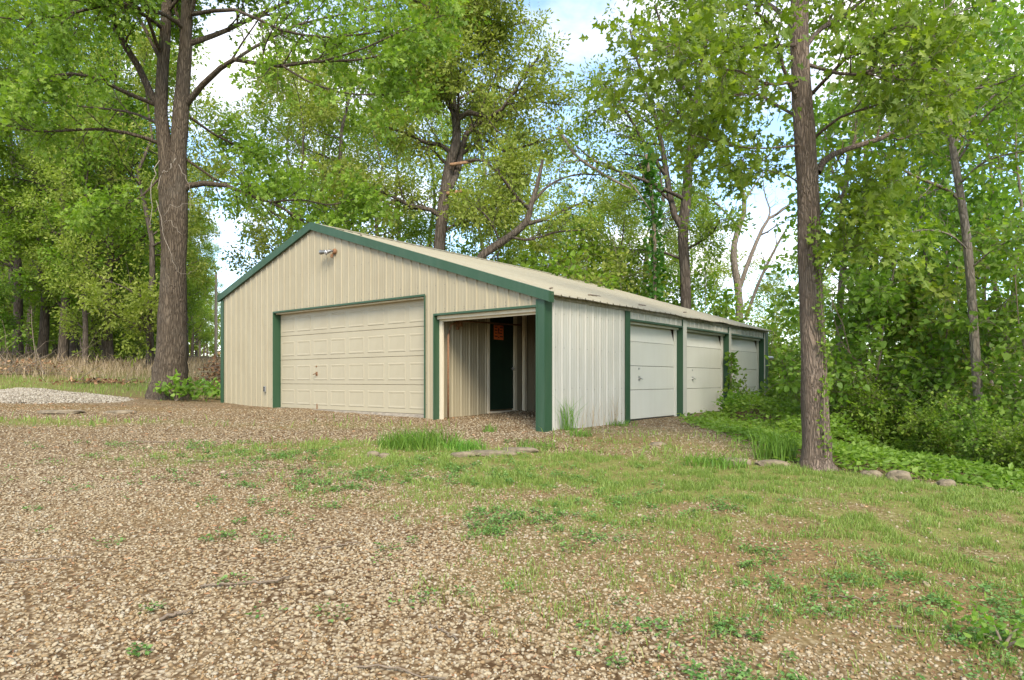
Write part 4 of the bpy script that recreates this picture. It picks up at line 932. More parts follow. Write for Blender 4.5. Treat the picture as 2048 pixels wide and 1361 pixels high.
for j, (k, u, Y, sc) in enumerate([(0, 350, 46, .70), (1, 364, 52, .76), (0, 374, 60, .74), (1, 384, 70, .84), (2, 392, 82, .74), (0, 400, 96, .86), (1, 407, 112, .95), (0, 413, 132, .95)]):
    plant(k, u, Y, sc, ('first', 'second', 'third', 'fourth', 'fifth', 'sixth', 'seventh', 'eighth')[j] + ' tree of the receding row, counted from the forked oak', 'receding tree row past the forked oak', rz=j * 2.1)
BG = 'trees behind the garage'
for j, (k, u, Y, sc) in enumerate([(3, 575, 38, 1.25), (1, 660, 41, 1.15), (3, 800, 42, 1.3), (0, 860, 45, 1.1), (3, 970, 41, 1.3), (3, 1060, 44, 1.2), (1, 1120, 40, .75), (3, 1225, 42, 1.0), (1, 1300, 45, 1.0), (3, 1380, 40, .95), (3, 1640, 42, .95), (3, 1840, 38, .9)]):
    plant(k, u, Y, sc, 'set-back tree closing the gaps between the trees behind the garage', 'set-back trees beyond the garage', rz=j * 2.3)
for k, u, Y, sc, lb in [
    (3, 600, 29, .98, 'bright yellow-green tree directly behind the gable peak, left side'), (0, 690, 33, .95, 'leafy green tree behind the gable peak under the oak boughs'), (1, 755, 35, .95, 'mid-green tree filling behind the ridge, left of the dark fork'),
    (3, 1010, 33, .80, 'low yellow-green tree behind the middle of the ridge'), (1, 1135, 36, .62, 'round bushy tree behind the ridge, below the bare limb'), (3, 1240, 31, .72, 'yellow-green tree behind the roof, left of the vine column'),
    (2, 1300, 38, .85, 'thin-crowned tall tree above the vine column'), (3, 1545, 36, .62, 'pale low tree beyond the bare thin tree'), (1, 1660, 34, .5, 'green tree low behind the furrowed oak'),
    (3, 1790, 26, .8, 'light green tree between the furrowed oak and the slender tree'), (3, 1905, 24, .6, 'green tree filling behind the slender leaning tree'), (3, 2010, 19, .85, 'leafy tree at the right picture edge, behind the slender tree')]:
    plant(k, u, Y, sc, lb, BG, rz=u * .37)
for j, (k, u, Y, sc) in enumerate([(3, 1990, 34, .6), (0, 1730, 45, .55), (1, 1590, 55, .5), (3, 1430, 50, .55)]):
    plant(k, u, Y, sc, 'far tree on the falling ground behind the right-hand trees', 'far trees on the falling ground at the right', rz=j * 1.7)

# ------------------------------------------------------------------ undergrowth: multi-stemmed saplings and shrubs
def shrub_proto(name, H, seed, mats, stems=4, leafn=9, size=.10, tpl='heart', spread=.16, wide=.4, nl=9, sub=(5, 4), low=.2, upn=1.1):
    rng = np.random.default_rng(seed); tr = []
    for s in range(stems):
        a = rng.uniform(0, 6.28); w = wide * rng.uniform(.4, 1) * H * (.3 if s == 0 else 1)
        h = H * rng.uniform(.7, 1)
        tr.append([(0, 0, -.2, .022 * H / 4 + .006)] + [(math.cos(a) * w * f ** 1.4 + rng.normal(0, .02) * H, math.sin(a) * w * f ** 1.4 + rng.normal(0, .02) * H, h * f, (.020 * (1 - .85 * f)) * H / 4 + .003) for f in (.15, .4, .7, 1)])
    return make_tree(name, tr, [], mats, seed, loc=(0, 0, 0), sub=sub, leaf=(leafn, size, tpl), twig_len=.34 if H > 3 else .22, spread=spread, sub_len=.45,
                     auto=[dict(t=s, n=nl, f=(low, 1), len=lambda pl, f: H * .30 * (1.1 - .5 * f), ang=(50, 85), up=-.02) for s in range(stems)], trunk_k=8, sides=6, upn=upn)
SM = (M['bark_twig'], M['bark_twig'], M['leaf_shade'])
SP = [shrub_proto('sapling', 4.6, 201, SM, 4, 5, .095), shrub_proto('sapling', 5.2, 202, SM, 3, 5, .105), shrub_proto('shrub', 2.2, 203, SM, 5, 6, .085, wide=.5, nl=8, sub=(4, 3), spread=.13),
      shrub_proto('shrub', 1.5, 204, (M['bark_twig'], M['bark_twig'], M['leaf_wood']), 7, 9, .075, 'kite', .12, .6, 7, (4, 3), .1)]
sused = set()
def bush(k, u, Y, sc, label, group, rz=0, x=None, cat_='sapling'):
    X = (u - 1024) / F_ * Y if x is None else x; loc = (X, Y, hz(X, Y))
    if k in sused: o = copy_thing(SP[k], loc, rz, sc, None, ('leaf_wood', None, 'leaf_yel', 'leaf_oak', None)[int(u * 7 + Y * 3) % 5])
    else: sused.add(k); o = SP[k]; o.location = loc; o.rotation_euler = (0, 0, rz); o.scale = (sc,) * 3
    return tag(o, label, cat_, group)
GR = 'broad-leaved undergrowth at the right'
for k, u, Y, sc, lb, ct in [
    (0, 1742, 12.9, .95, 'twin-stemmed broad-leaved sapling right of the furrowed oak', 'sapling'), (1, 1800, 14.5, .95, 'tall broad-leaved sapling between the furrowed oak and slender tree', 'sapling'),
    (1, 1890, 12.6, .85, 'leafy sapling just left of the slender leaning tree', 'sapling'), (0, 2000, 11.6, .9, 'leafy sapling just right of the slender leaning tree', 'sapling'), (1, 2075, 10.4, .8, 'sapling cut by the right picture edge above the lawn', 'sapling'),
    (3, 1690, 12.6, .8, 'low leafy shrub at the foot of the furrowed oak', 'shrub'), (2, 1800, 12.4, .5, 'bright low shrub above the rounded edging stone', 'shrub'), (2, 1880, 11, .45, 'dense low shrub before the slender tree foot', 'shrub'),
    (2, 1985, 9.9, .45, 'dense low shrub at the lawn end, right of the slender tree', 'shrub'), (2, 2060, 9.4, .45, 'low shrub at the right picture edge by the lawn', 'shrub'),
    (0, 1600, 21.5, .78, 'sapling standing behind the far garage corner', 'sapling'), (1, 1555, 24, .8, 'taller sapling rising behind the flue pipe', 'sapling'), (0, 1695, 19, .75, 'sapling filling behind the furrowed oak trunk', 'sapling'),
    (1, 1640, 24, .7, 'pale sapling left of the furrowed oak trunk, set back', 'sapling'), (0, 1850, 17, .85, 'high sapling deep between the right-hand trunks', 'sapling'), (1, 1950, 15.5, .85, 'high sapling behind the slender leaning tree', 'sapling'), (0, 2060, 14, .9, 'high sapling deep at the right picture edge', 'sapling'),
    (3, 1650, 16, .8, 'low dark shrub half hidden behind the furrowed oak', 'shrub')]:
    bush(k, u, Y, sc, lb, GR, u * .53, cat_=ct)
GB = 'layered undergrowth behind the garage roof'
for k, u, Y, sc, lb in [(1, 1095, 23.5, 1.22, 'layered bright green sapling above the middle of the roof'), (0, 1180, 23.5, 1.28, 'layered sapling above the roof, right of the first layered one'), (1, 1262, 25, 1.1, 'layered sapling left of the vine column foot'), (0, 1345, 25, 1.15, 'layered sapling right of the vine column foot'),
                      (1, 1420, 26, .95, 'low layered sapling left of the bare tree'), (0, 1505, 26, .82, 'low layered sapling right of the bare tree foot'), (0, 1020, 26, 1.25, 'layered sapling by the leaning dark trunk'), (1, 930, 27, 1.2, 'leafy sapling under the forked tall tree'), (0, 830, 28, 1.25, 'leafy sapling left of the tall dark trunk, above the ridge'), (1, 745, 29, 1.25, 'leafy sapling just above the ridge near the gable')]:
    bush(k, u, Y, sc, lb, GB, u * .41)
for j, (k, u, Y, sc, lb) in enumerate([(0, 1140, 21.8, 1.2, 'broad layered crown low over the roof, right of the leaning trunk'), (1, 1225, 22.6, 1.15, 'light layered crown over the roof, just left of the vine column'), (1, 1390, 23.5, 1.05, 'light layered crown over the first small door'), (0, 1450, 24.5, 1.0, 'light layered crown over the middle small door'), (1, 1540, 23.5, .85, 'light layered crown over the far roof corner')]):
    o = bush(k, u, Y, sc, lb, GB, u * .83)
    for c_ in o.children:
        if c_.name.startswith('crown'): c_.material_slots[0].link = 'OBJECT'; c_.material_slots[0].material = M['leaf_yel' if j % 2 else 'leaf_wood']
GL = 'leafy undergrowth of the left wood'
for j, (k, u, Y, sc) in enumerate([(1, 0, 33, .9), (0, 60, 40, 1.1), (1, 200, 41, 1.1), (0, 320, 36, .95), (2, 225, 34, .8), (2, 270, 33, .7), (1, -40, 28, 1.0), (0, 120, 50, 1.2), (1, 270, 52, 1.2), (0, 30, 60, 1.3), (1, 180, 66, 1.3), (0, 330, 60, 1.2)]):
    bush(k, u, Y, sc, 'leafy undergrowth bush among the trunks of the left wood', GL, j * 1.9, cat_='bush')
SLIM = wood_proto('slim_tree', 9, .055, 301, (M['bark_grey'], M['bark_grey'], M['leaf_shade']), 13, .30, 1.7, 9, .10, (4, 4), .03, (45, 75), 'heart', .22)
for j, (u, Y, sc, lb) in enumerate([(1722, 14, .9, 'slim trunk just right of the furrowed oak, behind the twin sapling'), (1768, 16.5, 1.1, 'slim trunk set back between furrowed oak and slender tree'), (1842, 13.6, 1.0, 'slim trunk midway between furrowed oak and slender tree'), (1908, 15, 1.1, 'slim trunk just left of the slender leaning tree'), (1992, 13, 1.0, 'slim dark trunk right of the slender leaning tree'), (2034, 12, .9, 'slim trunk at the right picture edge')]):
    o = SLIM if j == 0 else copy_thing(SLIM, (0, 0, 0)); X = (u - 1024) / F_ * Y; o.location = (X, Y, hz(X, Y)); o.rotation_euler = (0, 0, j * 1.1); o.scale = (sc,) * 3; tag(o, lb, 'tree', 'slim trunks in the right-hand wood')
# a thick far wood that reads as one mass
def far_wood():
    rng = np.random.default_rng(77); P = []; S = []
    spots = [(-60, 150, 13), (-52, 165, 14), (-74, 160, 14), (-66, 175, 15), (-45, 180, 14), (-90, 150, 16), (-80, 120, 16), (-70, 95, 15), (-60, 85, 15), (-55, 75, 14), (-48, 80, 15), (-65, 110, 16), (-58, 100, 15), (-20, 190, 12), (-5, 180, 12), (15, 170, 11), (30, 150, 12), (45, 130, 12), (60, 120, 13), (75, 110, 14), (90, 100, 14), (20, 120, 8), (38, 95, 10), (55, 80, 12), (75, 75, 14), (50, 60, 10), (65, 55, 12), (45, 48, 9), (-45, 60, 15), (-55, 62, 15), (-38, 72, 14)]
    for (x, y, h) in spots:
        g = hz(x, y); n = 1500
        a = rng.uniform(0, 6.28, n); f = rng.uniform(.04, 1, n); r = (h * .36) * np.sin(np.clip(f * .9 + .1, 0, 1) * np.pi) ** .5 * rng.uniform(.55, 1, n) * (.7 + .6 * vnoise(a * 1.3 + x, f * 7 + y, 1.0, 5, 2))
        P.append(np.stack([x + np.cos(a) * r, y + np.sin(a) * r, g + f * h], -1))
    P = np.concatenate(P); n = len(P); V, Fa, k = leaves('kite', P, rng.normal(size=(n, 3)) + np.array((0, 0, -.3)), rng.normal(size=(n, 3)) * .7 + np.array((0, -.3, .6)), .85 * rng.uniform(.6, 1.4, n), 1.2)
    return leaf_mesh('far_wood', [(V, Fa, np.repeat(rng.uniform(0, 1, n), k))], M['leaf_yel'])
tag(link('far_wood', far_wood()), 'hazy mass of far woodland closing the view', 'wood', None, 'stuff')

# ------------------------------------------------------------------ loose ground: gravel, leaf litter, grass, weeds
def wedge(rng, n, y0, y1, pad=1.2, power=1.0):
    y = y0 + (y1 - y0) * rng.uniform(0, 1, n) ** power; w = .80 * y + pad
    return rng.uniform(-1, 1, n) * w, y
ICO_V = []
_g = (1 + 5 ** .5) / 2
ICO_V = nrm(np.array([(-1, _g, 0), (1, _g, 0), (-1, -_g, 0), (1, -_g, 0), (0, -1, _g), (0, 1, _g), (0, -1, -_g), (0, 1, -_g), (_g, 0, -1), (_g, 0, 1), (-_g, 0, -1), (-_g, 0, 1)], float))
ICO_F = np.array([(0, 11, 5), (0, 5, 1), (0, 1, 7), (0, 7, 10), (0, 10, 11), (1, 5, 9), (5, 11, 4), (11, 10, 2), (10, 7, 6), (7, 1, 8), (3, 9, 4), (3, 4, 2), (3, 2, 6), (3, 6, 8), (3, 8, 9), (4, 9, 5), (2, 4, 11), (6, 2, 10), (8, 6, 7), (9, 8, 1)])
OCT_V = np.array([(1, 0, 0), (-1, 0, 0), (0, 1, 0), (0, -1, 0), (0, 0, 1), (0, 0, -1)], float); OCT_F = np.array([(0, 2, 4), (2, 1, 4), (1, 3, 4), (3, 0, 4), (2, 0, 5), (1, 2, 5), (3, 1, 5), (0, 3, 5)])
def stones(rng, x, y, z, size, ico=True, flat=.6):
    T, Fc = (ICO_V, ICO_F) if ico else (OCT_V * 1.15, OCT_F); n = len(x); m = len(T)
    V = T[None] * rng.uniform(.72, 1.25, (n, m, 1))
    V = V * np.stack([rng.uniform(.8, 1.35, n), rng.uniform(.7, 1.05, n), rng.uniform(flat * .75, flat * 1.25, n)], -1)[:, None]
    a = rng.uniform(0, 6.28, n); c, s = np.cos(a)[:, None], np.sin(a)[:, None]
    tl = rng.normal(0, .25, (n, 2))
    X = V[..., 0] * c - V[..., 1] * s; Yv = V[..., 0] * s + V[..., 1] * c; Z = V[..., 2] + X * tl[:, :1] + Yv * tl[:, 1:]
    V = np.stack([X, Yv, Z], -1) * (size / 2)[:, None, None] + np.stack([x, y, z + size * .10], -1)[:, None]
    return V.reshape(-1, 3), ((np.arange(n) * m)[:, None, None] + Fc[None]).reshape(-1, 3), len(Fc)
M['stone'] = vary('gravel_stone', [(0, (.145, .095, .045)), (.14, (.275, .175, .08)), (.35, (.32, .24, .135)), (.6, (.37, .295, .182)), (.85, (.42, .35, .23)), (.95, (.36, .31, .225)), (1, (.46, .40, .29))], .85, bumps=60)
rng = np.random.default_rng(900)
parts = []
for (n, y0, y1, s0, s1, ico) in [(28000, 1.9, 5.2, .014, .034, True), (62000, 1.9, 7.5, .008, .026, False), (46000, 5.2, 14.5, .018, .038, False)]:
    x, y = wedge(rng, n, y0, y1); g, gv, wd, lt, n1, n2, n3 = masks(x, y)
    keep = (rng.uniform(0, 1, n) < np.clip(gv * 1.15 - .05, .03, 1) * (.62 + .38 * sst(.25, .55, vnoise(x, y, 1.7, 77, 3))) * (1 - .6 * wd)) & ~in_garage(x, y)
    x, y = x[keep], y[keep]; z = hgt(x, y); sz = s0 + (s1 - s0) * rng.beta(1.6, 2.6, len(x))
    sz = np.where(rng.uniform(0, 1, len(x)) < .006, sz * 1.9, sz)
    V, Fa, k = stones(rng, x, y, z, sz, ico); rv = rng.uniform(0, 1, len(x)); pale = np.clip(blob(x, y, .1, 10.6, 1.6, 1.6) + .6 * blob(x, y, -5, 7, 2.5, 2.5), 0, 1); parts.append((V, Fa, np.repeat(rv * (1 - .5 * pale) + .5 * pale, k)))
V, Fa = cat([(p[0], p[1]) for p in parts])
tag(link('gravel', mesh_np('gravel', V, Fa, M['stone'], True, {'leaf': ('FACE', np.concatenate([p[2] for p in parts]))})), 'tan and cream loose gravel spread over the drive', 'gravel', None, 'stuff')

# dry leaf bits and catkins lying between the stones
M['litterm'] = vary('dry_leaf', [(0, (.10, .05, .025)), (.4, (.20, .10, .05)), (.75, (.32, .18, .09)), (1, (.46, .30, .17))], .9)
def lay_litter():
    rng = np.random.default_rng(901); gs = []
    for n, y0, y1, s0, s1 in [(26000, 2, 9, .012, .045), (16000, 8, 19, .03, .075)]:
        x, y = wedge(rng, n, y0, y1, 1.5, .9); g, gv, wd, lt, n1, n2, n3 = masks(x, y)
        p = np.clip(.16 + .75 * lt + .55 * sst(.52, .72, vnoise(x, y, 1.9, 55, 4)) + .35 * wd - .3 * g, 0, 1)
        k = (rng.uniform(0, 1, n) < p) & ~in_garage(x, y); x, y = x[k], y[k]; m = len(x)
        P = np.stack([x, y, hgt(x, y) + rng.uniform(.008, .028, m)], -1)
        V, Fa, kk = leaves('kite', P, rng.normal(size=(m, 3)) * (1, 1, .2), rng.normal(size=(m, 3)) * .45 + np.array((0, 0, 1)), rng.uniform(s0, s1, m), .6)
        gs.append((V, Fa, np.repeat(rng.uniform(0, 1, m), kk)))
    return leaf_mesh('leaf_litter', gs, M['litterm'])
tag(link('leaf_litter', lay_litter()), 'brown dry leaf bits strewn over gravel and bare soil', 'leaf litter', None, 'stuff')

def blades(rng, x, y, h, w, lean=.45, z=None):
    """bent grass blades, three triangles each"""
    n = len(x); z = hgt(x, y) if z is None else z; a = rng.uniform(0, 6.28, n); b = rng.uniform(0, 6.28, n); l = rng.uniform(.1, 1, n) * lean * h
    px_, py_ = np.cos(a) * w / 2, np.sin(a) * w / 2; dx, dy = np.cos(b) * l, np.sin(b) * l
    o = np.stack([x, y, z - .005], -1)
    s = np.stack([px_, py_, 0 * px_], -1); mid = np.stack([dx * .35, dy * .35, h * .6], -1); tip = np.stack([dx, dy, h * (1 - .25 * lean * rng.uniform(0, 1, n))], -1)
    V = np.stack([o - s, o + s, o + mid + s * .8, o + mid - s * .8, o + tip], 1)
    Fc = np.array([(0, 1, 2), (0, 2, 3), (3, 2, 4)]); return V.reshape(-1, 3), ((np.arange(n) * 5)[:, None, None] + Fc[None]).reshape(-1, 3), 3
M['grass'] = leafm('grass_blade', [(0, (.10, .155, .03)), (.35, (.165, .235, .045)), (.7, (.23, .30, .068)), (.9, (.30, .34, .11)), (1, (.38, .33, .17))], .35)
M['straw'] = leafm('dry_grass', [(0, (.22, .16, .09)), (.5, (.36, .27, .17)), (1, (.50, .40, .27))], .3)
def lay_grass():
    rng = np.random.default_rng(902); gs = []
    for n, y0, y1, h0, h1, w, pw in [(560000, 2.2, 9.6, .014, .062, .0052, .8), (50000, 8.5, 24, .05, .13, .014, 1)]:
        x, y = wedge(rng, n, y0, y1, 1.5, pw); g, gv, wd, lt, n1, n2, n3 = masks(x, y)
        tuft = sst(.38, .62, vnoise(x, y, 6, 66, 3))
        p = np.clip(g * (.25 + .95 * tuft) - .03, 0, 1) * (1 - .9 * wd * (x > 0))
        k = (rng.uniform(0, 1, n) < p) & ~in_garage(x, y) & ~((x > 0) & (y > 10.5)); x, y, t = x[k], y[k], tuft[k]; m = len(x)
        V, Fa, kk = blades(rng, x, y, (h0 + (h1 - h0) * rng.uniform(0, 1, m)) * (.6 + .8 * t), w * rng.uniform(.7, 1.4, m), .8)
        gs.append((V, Fa, np.repeat(np.clip(rng.normal(.45, .22, m) + .25 * (vnoise(x, y, 1.2, 12, 2) - .5), 0, 1), kk)))
    return leaf_mesh('grass', gs, M['grass'])
tag(link('grass', lay_grass()), 'short patchy yellow-green lawn grass before the garage', 'grass', None, 'stuff')
def lay_straw():
    rng = np.random.default_rng(903); n = 15000; y = rng.uniform(19.5, 31, n); x = rng.uniform(-30, -7.5, n)
    edge = 21.5 + 2.2 * vnoise(x, y, .3, 8, 2) + .12 * (x + 12); p = sst(-1, 1.5, y - edge) * (.4 + .6 * vnoise(x, y, .5, 19, 3)) * sst(32, 28, y)
    k = rng.uniform(0, 1, n) < p; x, y = x[k], y[k]; m = len(x)
    V, Fa, kk = blades(rng, x, y, rng.uniform(.18, .62, m) * (.5 + vnoise(x, y, .7, 29, 2)), rng.uniform(.010, .020, m), .9)
    return leaf_mesh('dry_grass', [(V, Fa, np.repeat(rng.uniform(0, 1, m), kk))], M['straw'])
tag(link('dry_grass', lay_straw()), 'tall pinkish dry grass along the left wood edge', 'dry grass', None, 'stuff')

M['weed'] = leafm('weed_leaf', [(0, (.06, .14, .03)), (.5, (.11, .23, .05)), (1, (.20, .33, .09))], .35)
def lay_weeds():
    rng = np.random.default_rng(904)
    nb = 3000; x, y = wedge(rng, nb, 2.4, 9.4, .5, .9); g, gv, wd, lt, n1, n2, n3 = masks(x, y)
    d = (x + 3.1) * .757 + (y - 7.84) * .655
    p = np.exp(-((d - 1.0) / 1.4) ** 2) * sst(.40, .58, vnoise(x, y, 1.1, 71, 3)) + .025
    k = (rng.uniform(0, 1, nb) < p) & ~in_garage(x, y, .2); x, y = x[k], y[k]
    idx = np.repeat(np.arange(len(x)), rng.integers(14, 60, len(x))); m = len(idx); r = rng.uniform(.03, .13, len(x))[idx] * rng.uniform(0, 1, m) ** .6; a = rng.uniform(0, 6.28, m)
    X, Y_ = x[idx] + r * np.cos(a), y[idx] + r * np.sin(a); P = np.stack([X, Y_, hgt(X, Y_) + rng.uniform(.008, .05, m)], -1)
    V, Fa, kk = leaves('kite', P, np.stack([np.cos(a), np.sin(a), rng.normal(.1, .3, m)], -1), rng.normal(size=(m, 3)) * .4 + np.array((0, 0, 1)), rng.uniform(.014, .034, m), 1.3)
    return leaf_mesh('weeds', [(V, Fa, np.repeat(rng.uniform(0, 1, m), kk))], M['weed'])
tag(link('weeds', lay_weeds()), 'small bright green broad-leaved weeds sprouting through the gravel', 'weeds', None, 'stuff')

def lay_cover():
    """vines and broad leaves over the bank by the small doors and beyond the lawn"""
    rng = np.random.default_rng(905); n = 110000; x = rng.uniform(2.0, 12, n); y = rng.uniform(7.6, 21, n)
    t, s = garage_ts(x, y); ledge = np.interp(x, [2, 2.8, 4.5, 6, 9], [8.6, 8.45, 7.95, 7.5, 6.4])
    by_doors = sst(-.5, .9, t - 4.2 - 1.11 * (s + .2) + (vnoise(x, y, .9, 4, 3) - .5) * 2.0) * sst(.02, -.12, s) * sst(-.1, .35, y - ledge)
    bank = sst(.15, .7, y - ledge) * sst(3.3, 4.6, x - .15 * (y - 8) + (vnoise(x, y, 1, 6, 2) - .5) * 1.0)
    p = np.clip(np.maximum(by_doors, bank), 0, 1) * (.35 + .65 * sst(.3, .5, vnoise(x, y, 1.4, 14, 3))) * np.clip(11 / y, .4, 1)
    k = (rng.uniform(0, 1, n) < p) & ~in_garage(x, y, .1); x, y = x[k], y[k]; m = len(x)
    hmax = .05 + (.16 + .30 * sst(9.5, 12, y)) * sst(.3, .7, vnoise(x, y, .9, 24, 3)); z = hgt(x, y) + hmax * rng.uniform(.15, 1, m) ** .6
    V, Fa, kk = leaves('kite', np.stack([x, y, z], -1), rng.normal(size=(m, 3)) * (1, 1, .35), rng.normal(size=(m, 3)) * .5 + np.array((0, 0, 1)), rng.uniform(.05, .115, m), 1.2)
    g = [(V, Fa, np.repeat(np.clip(.5 * rng.uniform(0, 1, m) + .6 * vnoise(x, y, 1.1, 34, 2), 0, 1), kk))]
    return leaf_mesh('ground_cover', g, M['leaf_shade'])
tag(link('ground_cover', lay_cover()), 'leafy green vines covering the bank by the small doors', 'ground cover', None, 'stuff')

# ------------------------------------------------------------------ single small things
def tuft(name, x, y, n, rad, h0, h1, w, mat, label, seed, lean=.6, cat_='grass tuft', group=None):
    rng = np.random.default_rng(seed); r = rad * rng.uniform(0, 1, n) ** .6; a = rng.uniform(0, 6.28, n); X, Y_ = r * np.cos(a), r * .6 * np.sin(a)
    z = hgt(X + x, Y_ + y) - hz(x, y)
    V, Fa, k = blades(rng, X, Y_, rng.uniform(h0, h1, n), rng.uniform(.7, 1.3, n) * w, lean, z)
    o = link(name, leaf_mesh(name, [(V, Fa, np.repeat(rng.uniform(0, .9, n), k))], M[mat])); o.location = (x, y, hz(x, y)); return tag(o, label, cat_, group)
M['grass2'] = leafm('lush_grass', [(0, (.07, .16, .02)), (.5, (.12, .25, .03)), (1, (.20, .34, .05))], .35)
tuft('grass_tuft', -1.25, 8.95, 900, .55, .10, .34, .009, 'grass2', 'big lush grass tuft in front of the open bay', 1, .9)
tuft('grass_tuft', -.62, 8.75, 300, .28, .10, .2, .009, 'grass2', 'smaller lush grass tuft touching the big one\'s right side', 2, .9)
tuft('grass_tuft', .35, 8.95, 200, .3, .06, .14, .008, 'grass2', 'short grass tuft right of the flat edging rocks', 3, .9)
tuft('grass_tuft', 1.0, 9.9, 120, .2, .06, .16, .008, 'grass2', 'thin grass tuft at the foot of the garage corner', 4, .9)
tuft('grass_tuft', -.35, 10.3, 60, .12, .08, .18, .008, 'grass2', 'small grass tuft in the gravel before the open bay', 5, .9)
tuft('grass_tuft', 2.5, 8.2, 300, .4, .10, .2, .009, 'grass2', 'grass tuft on the lawn edge left of the furrowed oak', 6, .8)
tuft('grass_tuft', 3.45, 8.75, 200, .28, .2, .5, .012, 'grass2', 'tall pale grass blades beside the furrowed oak\'s foot', 7, .6)
def gts(t, s): return G0[0] + t * EX[0] + s * EY[0], G0[1] + t * EX[1] + s * EY[1]
x, y = gts(.45, -.16); tuft('wall_weed', x, y, 60, .14, .35, .62, .008, 'grass2', 'feathery green weed against the white wall by the corner', 8, .7, 'weed')
x, y = gts(1.15, -.14); tuft('wall_weed', x, y, 26, .28, .3, .6, .006, 'straw', 'dry brown weed stalks in the middle of the white wall', 9, .5, 'weed')
x, y = gts(2.0, -.14); tuft('wall_weed', x, y, 24, .25, .3, .7, .006, 'straw', 'dry brown weed stalks by the first green post', 10, .5, 'weed')
x, y = gts(1.9, -.25); tuft('wall_weed', x, y, 90, .3, .05, .16, .010, 'grass2', 'low green weeds under the white wall\'s far end', 11, .9, 'weed')
# vine and sapling at the third post
px3 = [gts(7.35 + d, -.13) for d in (0, .02, -.03, .02, 0)]
creeper('post_vine', [(px3[i][0], px3[i][1], CZ + z) for i, z in enumerate((-.8, -.4, 0, .35, .62))], 230, .075, .13, 21, 'leafy vine climbing the green post between the farther doors', 'leaf_shade', 'heart', .010)
rngp = np.random.default_rng(8)
def small_plant(name, base, stems, label, seed, n=40, size=.08, spread=.14, tpl='heart', mat='leaf_shade', cat_='plant'):
    rng = np.random.default_rng(seed); base = np.array(base, float); P = []; R = []
    for tip in stems:
        tip = np.array(tip, float); q = np.linspace(0, 1, 7)[:, None]; bow = np.array((0, 0, .3 * np.linalg.norm(tip[:2])))
        P.append(q * tip + bow * (q * (1 - q)) * 2); R.append(np.linspace(.011, .003, 7))
    P = np.array(P); root = empty(name, tuple(base)); V, Fq = tubes(P, np.array(R), 5); link('stems', mesh_np('stems', V, Fq, M['bark_twig'], True), root)
    tP, tR = children(rng, P, np.array(R), 5, .3, 1, lambda pl, f: np.full(len(f), .22), (40, 70), .0, .2, 2, .6)
    link('foliage', leaf_mesh('foliage', [twig_leaves(rng, P, n // 4, size, tpl, spread * .5, 1.0, 0, .3), twig_leaves(rng, tP, max(2, n // 6), size, tpl, spread, 1.2)], M[mat]), root)['kind'] = 'stuff'
    return tag(root, label, cat_)
x, y = gts(7.75, -.45); bz = (x, y, hz(x, y))
small_plant('arching_sapling', bz, [(1.0, .55, .75), (.9, .2, .35), (-.35, .2, .8), (-.75, -.2, .55), (.3, .3, .45), (-.2, -.1, .95)], 'arching leafy sapling before the third small door', 31, 30, .085)
x, y = gts(9.4, -.5); small_plant('low_plant', (x, y, hz(x, y)), [(.2, .1, .55), (-.25, 0, .5), (.05, .1, .7), (-.05, -.2, .5)], 'bushy low plant under the third small door\'s far side', 32, 60, .075)
x, y = gts(6.6, -.5); small_plant('low_plant', (x, y, hz(x, y)), [(.3, .1, .4), (-.3, 0, .35), (.0, .1, .5), (-.1, -.25, .35)], 'bushy low plant under the middle small door', 33, 56, .075)
p0 = at(352, 790, 16.5); small_plant('low_plant', (p0[0], 16.5, hz(p0[0], 16.5)), [(.4, -.1, .35), (-.35, 0, .4), (.05, 0, .6), (.8, .0, .3)], 'leafy young plant at the forked oak\'s foot', 34, 50, .10)
p0 = at(408, 795, 17.2); small_plant('low_plant', (p0[0], 17.2, hz(p0[0], 17.2)), [(.5, -.1, .3), (-.5, 0, .3), (.05, 0, .4), (.8, .0, .25)], 'low leafy plant between the forked oak and garage corner', 35, 56, .10)
x, y = 3.25, 3.45; small_plant('low_plant', (2.62, 3.55, hz(2.62, 3.55)), [(.12, .05, .09), (-.12, 0, .08), (.0, .1, .12), (.05, -.12, .08)], 'green broad-leaved weed at the lower right picture corner', 36, 40, .035, .05)

# rocks of the old edging
M['rock'] = plain('sandstone', (.17, .135, .085), .95, 0, .5, 9)
def rock(x, y, sx, sy, sz, label, seed, rz=0, sink=.4, group='edging rocks'):
    rng = np.random.default_rng(seed); bm_v = []; nu, nv = 14, 8
    V = []
    for i in range(nv + 1):
        for j in range(nu):
            th = math.pi * i / nv; ph = 2 * math.pi * j / nu
            p = np.array((math.sin(th) * math.cos(ph), math.sin(th) * math.sin(ph), math.cos(th)))
            p = np.sign(p) * np.abs(p) ** .75; V.append(p)
    V = np.array(V); nz = vnoise(V[:, 0] * 1.5 + seed * 7.1 + V[:, 2], V[:, 1] * 1.5 + V[:, 2] * .7, 1.3, seed, 3)
    V = V * (.75 + .5 * nz)[:, None] * np.array((sx, sy, sz))
    Fq = [(i * nu + j, (i + 1) * nu + j, (i + 1) * nu + (j + 1) % nu, i * nu + (j + 1) % nu) for i in range(nv) for j in range(nu)]
    o = link('rock', mesh_np('rock', V, np.array(Fq), M['rock'], False)); o.location = (x, y, hz(x, y) + sz * (1 - 2 * sink) * .6); o.rotation_euler = (0, 0, rz)
    return tag(o, label, 'rock', group)
rock(-.30, 8.55, .38, .16, .045, 'long flat rock right of the big grass tuft', 1, .05); rock(-.62, 8.35, .16, .09, .05, 'small flat rock under the grass tuft', 2, .3)
rock(.10, 8.75, .26, .13, .04, 'second flat rock, nearer the open bay', 3, -.1); rock(-1.75, 8.35, .09, .07, .05, 'small pale rock left of the big grass tuft', 4); rock(-1.58, 8.28, .07, .05, .045, 'smallest pale rock left of the big grass tuft', 5)
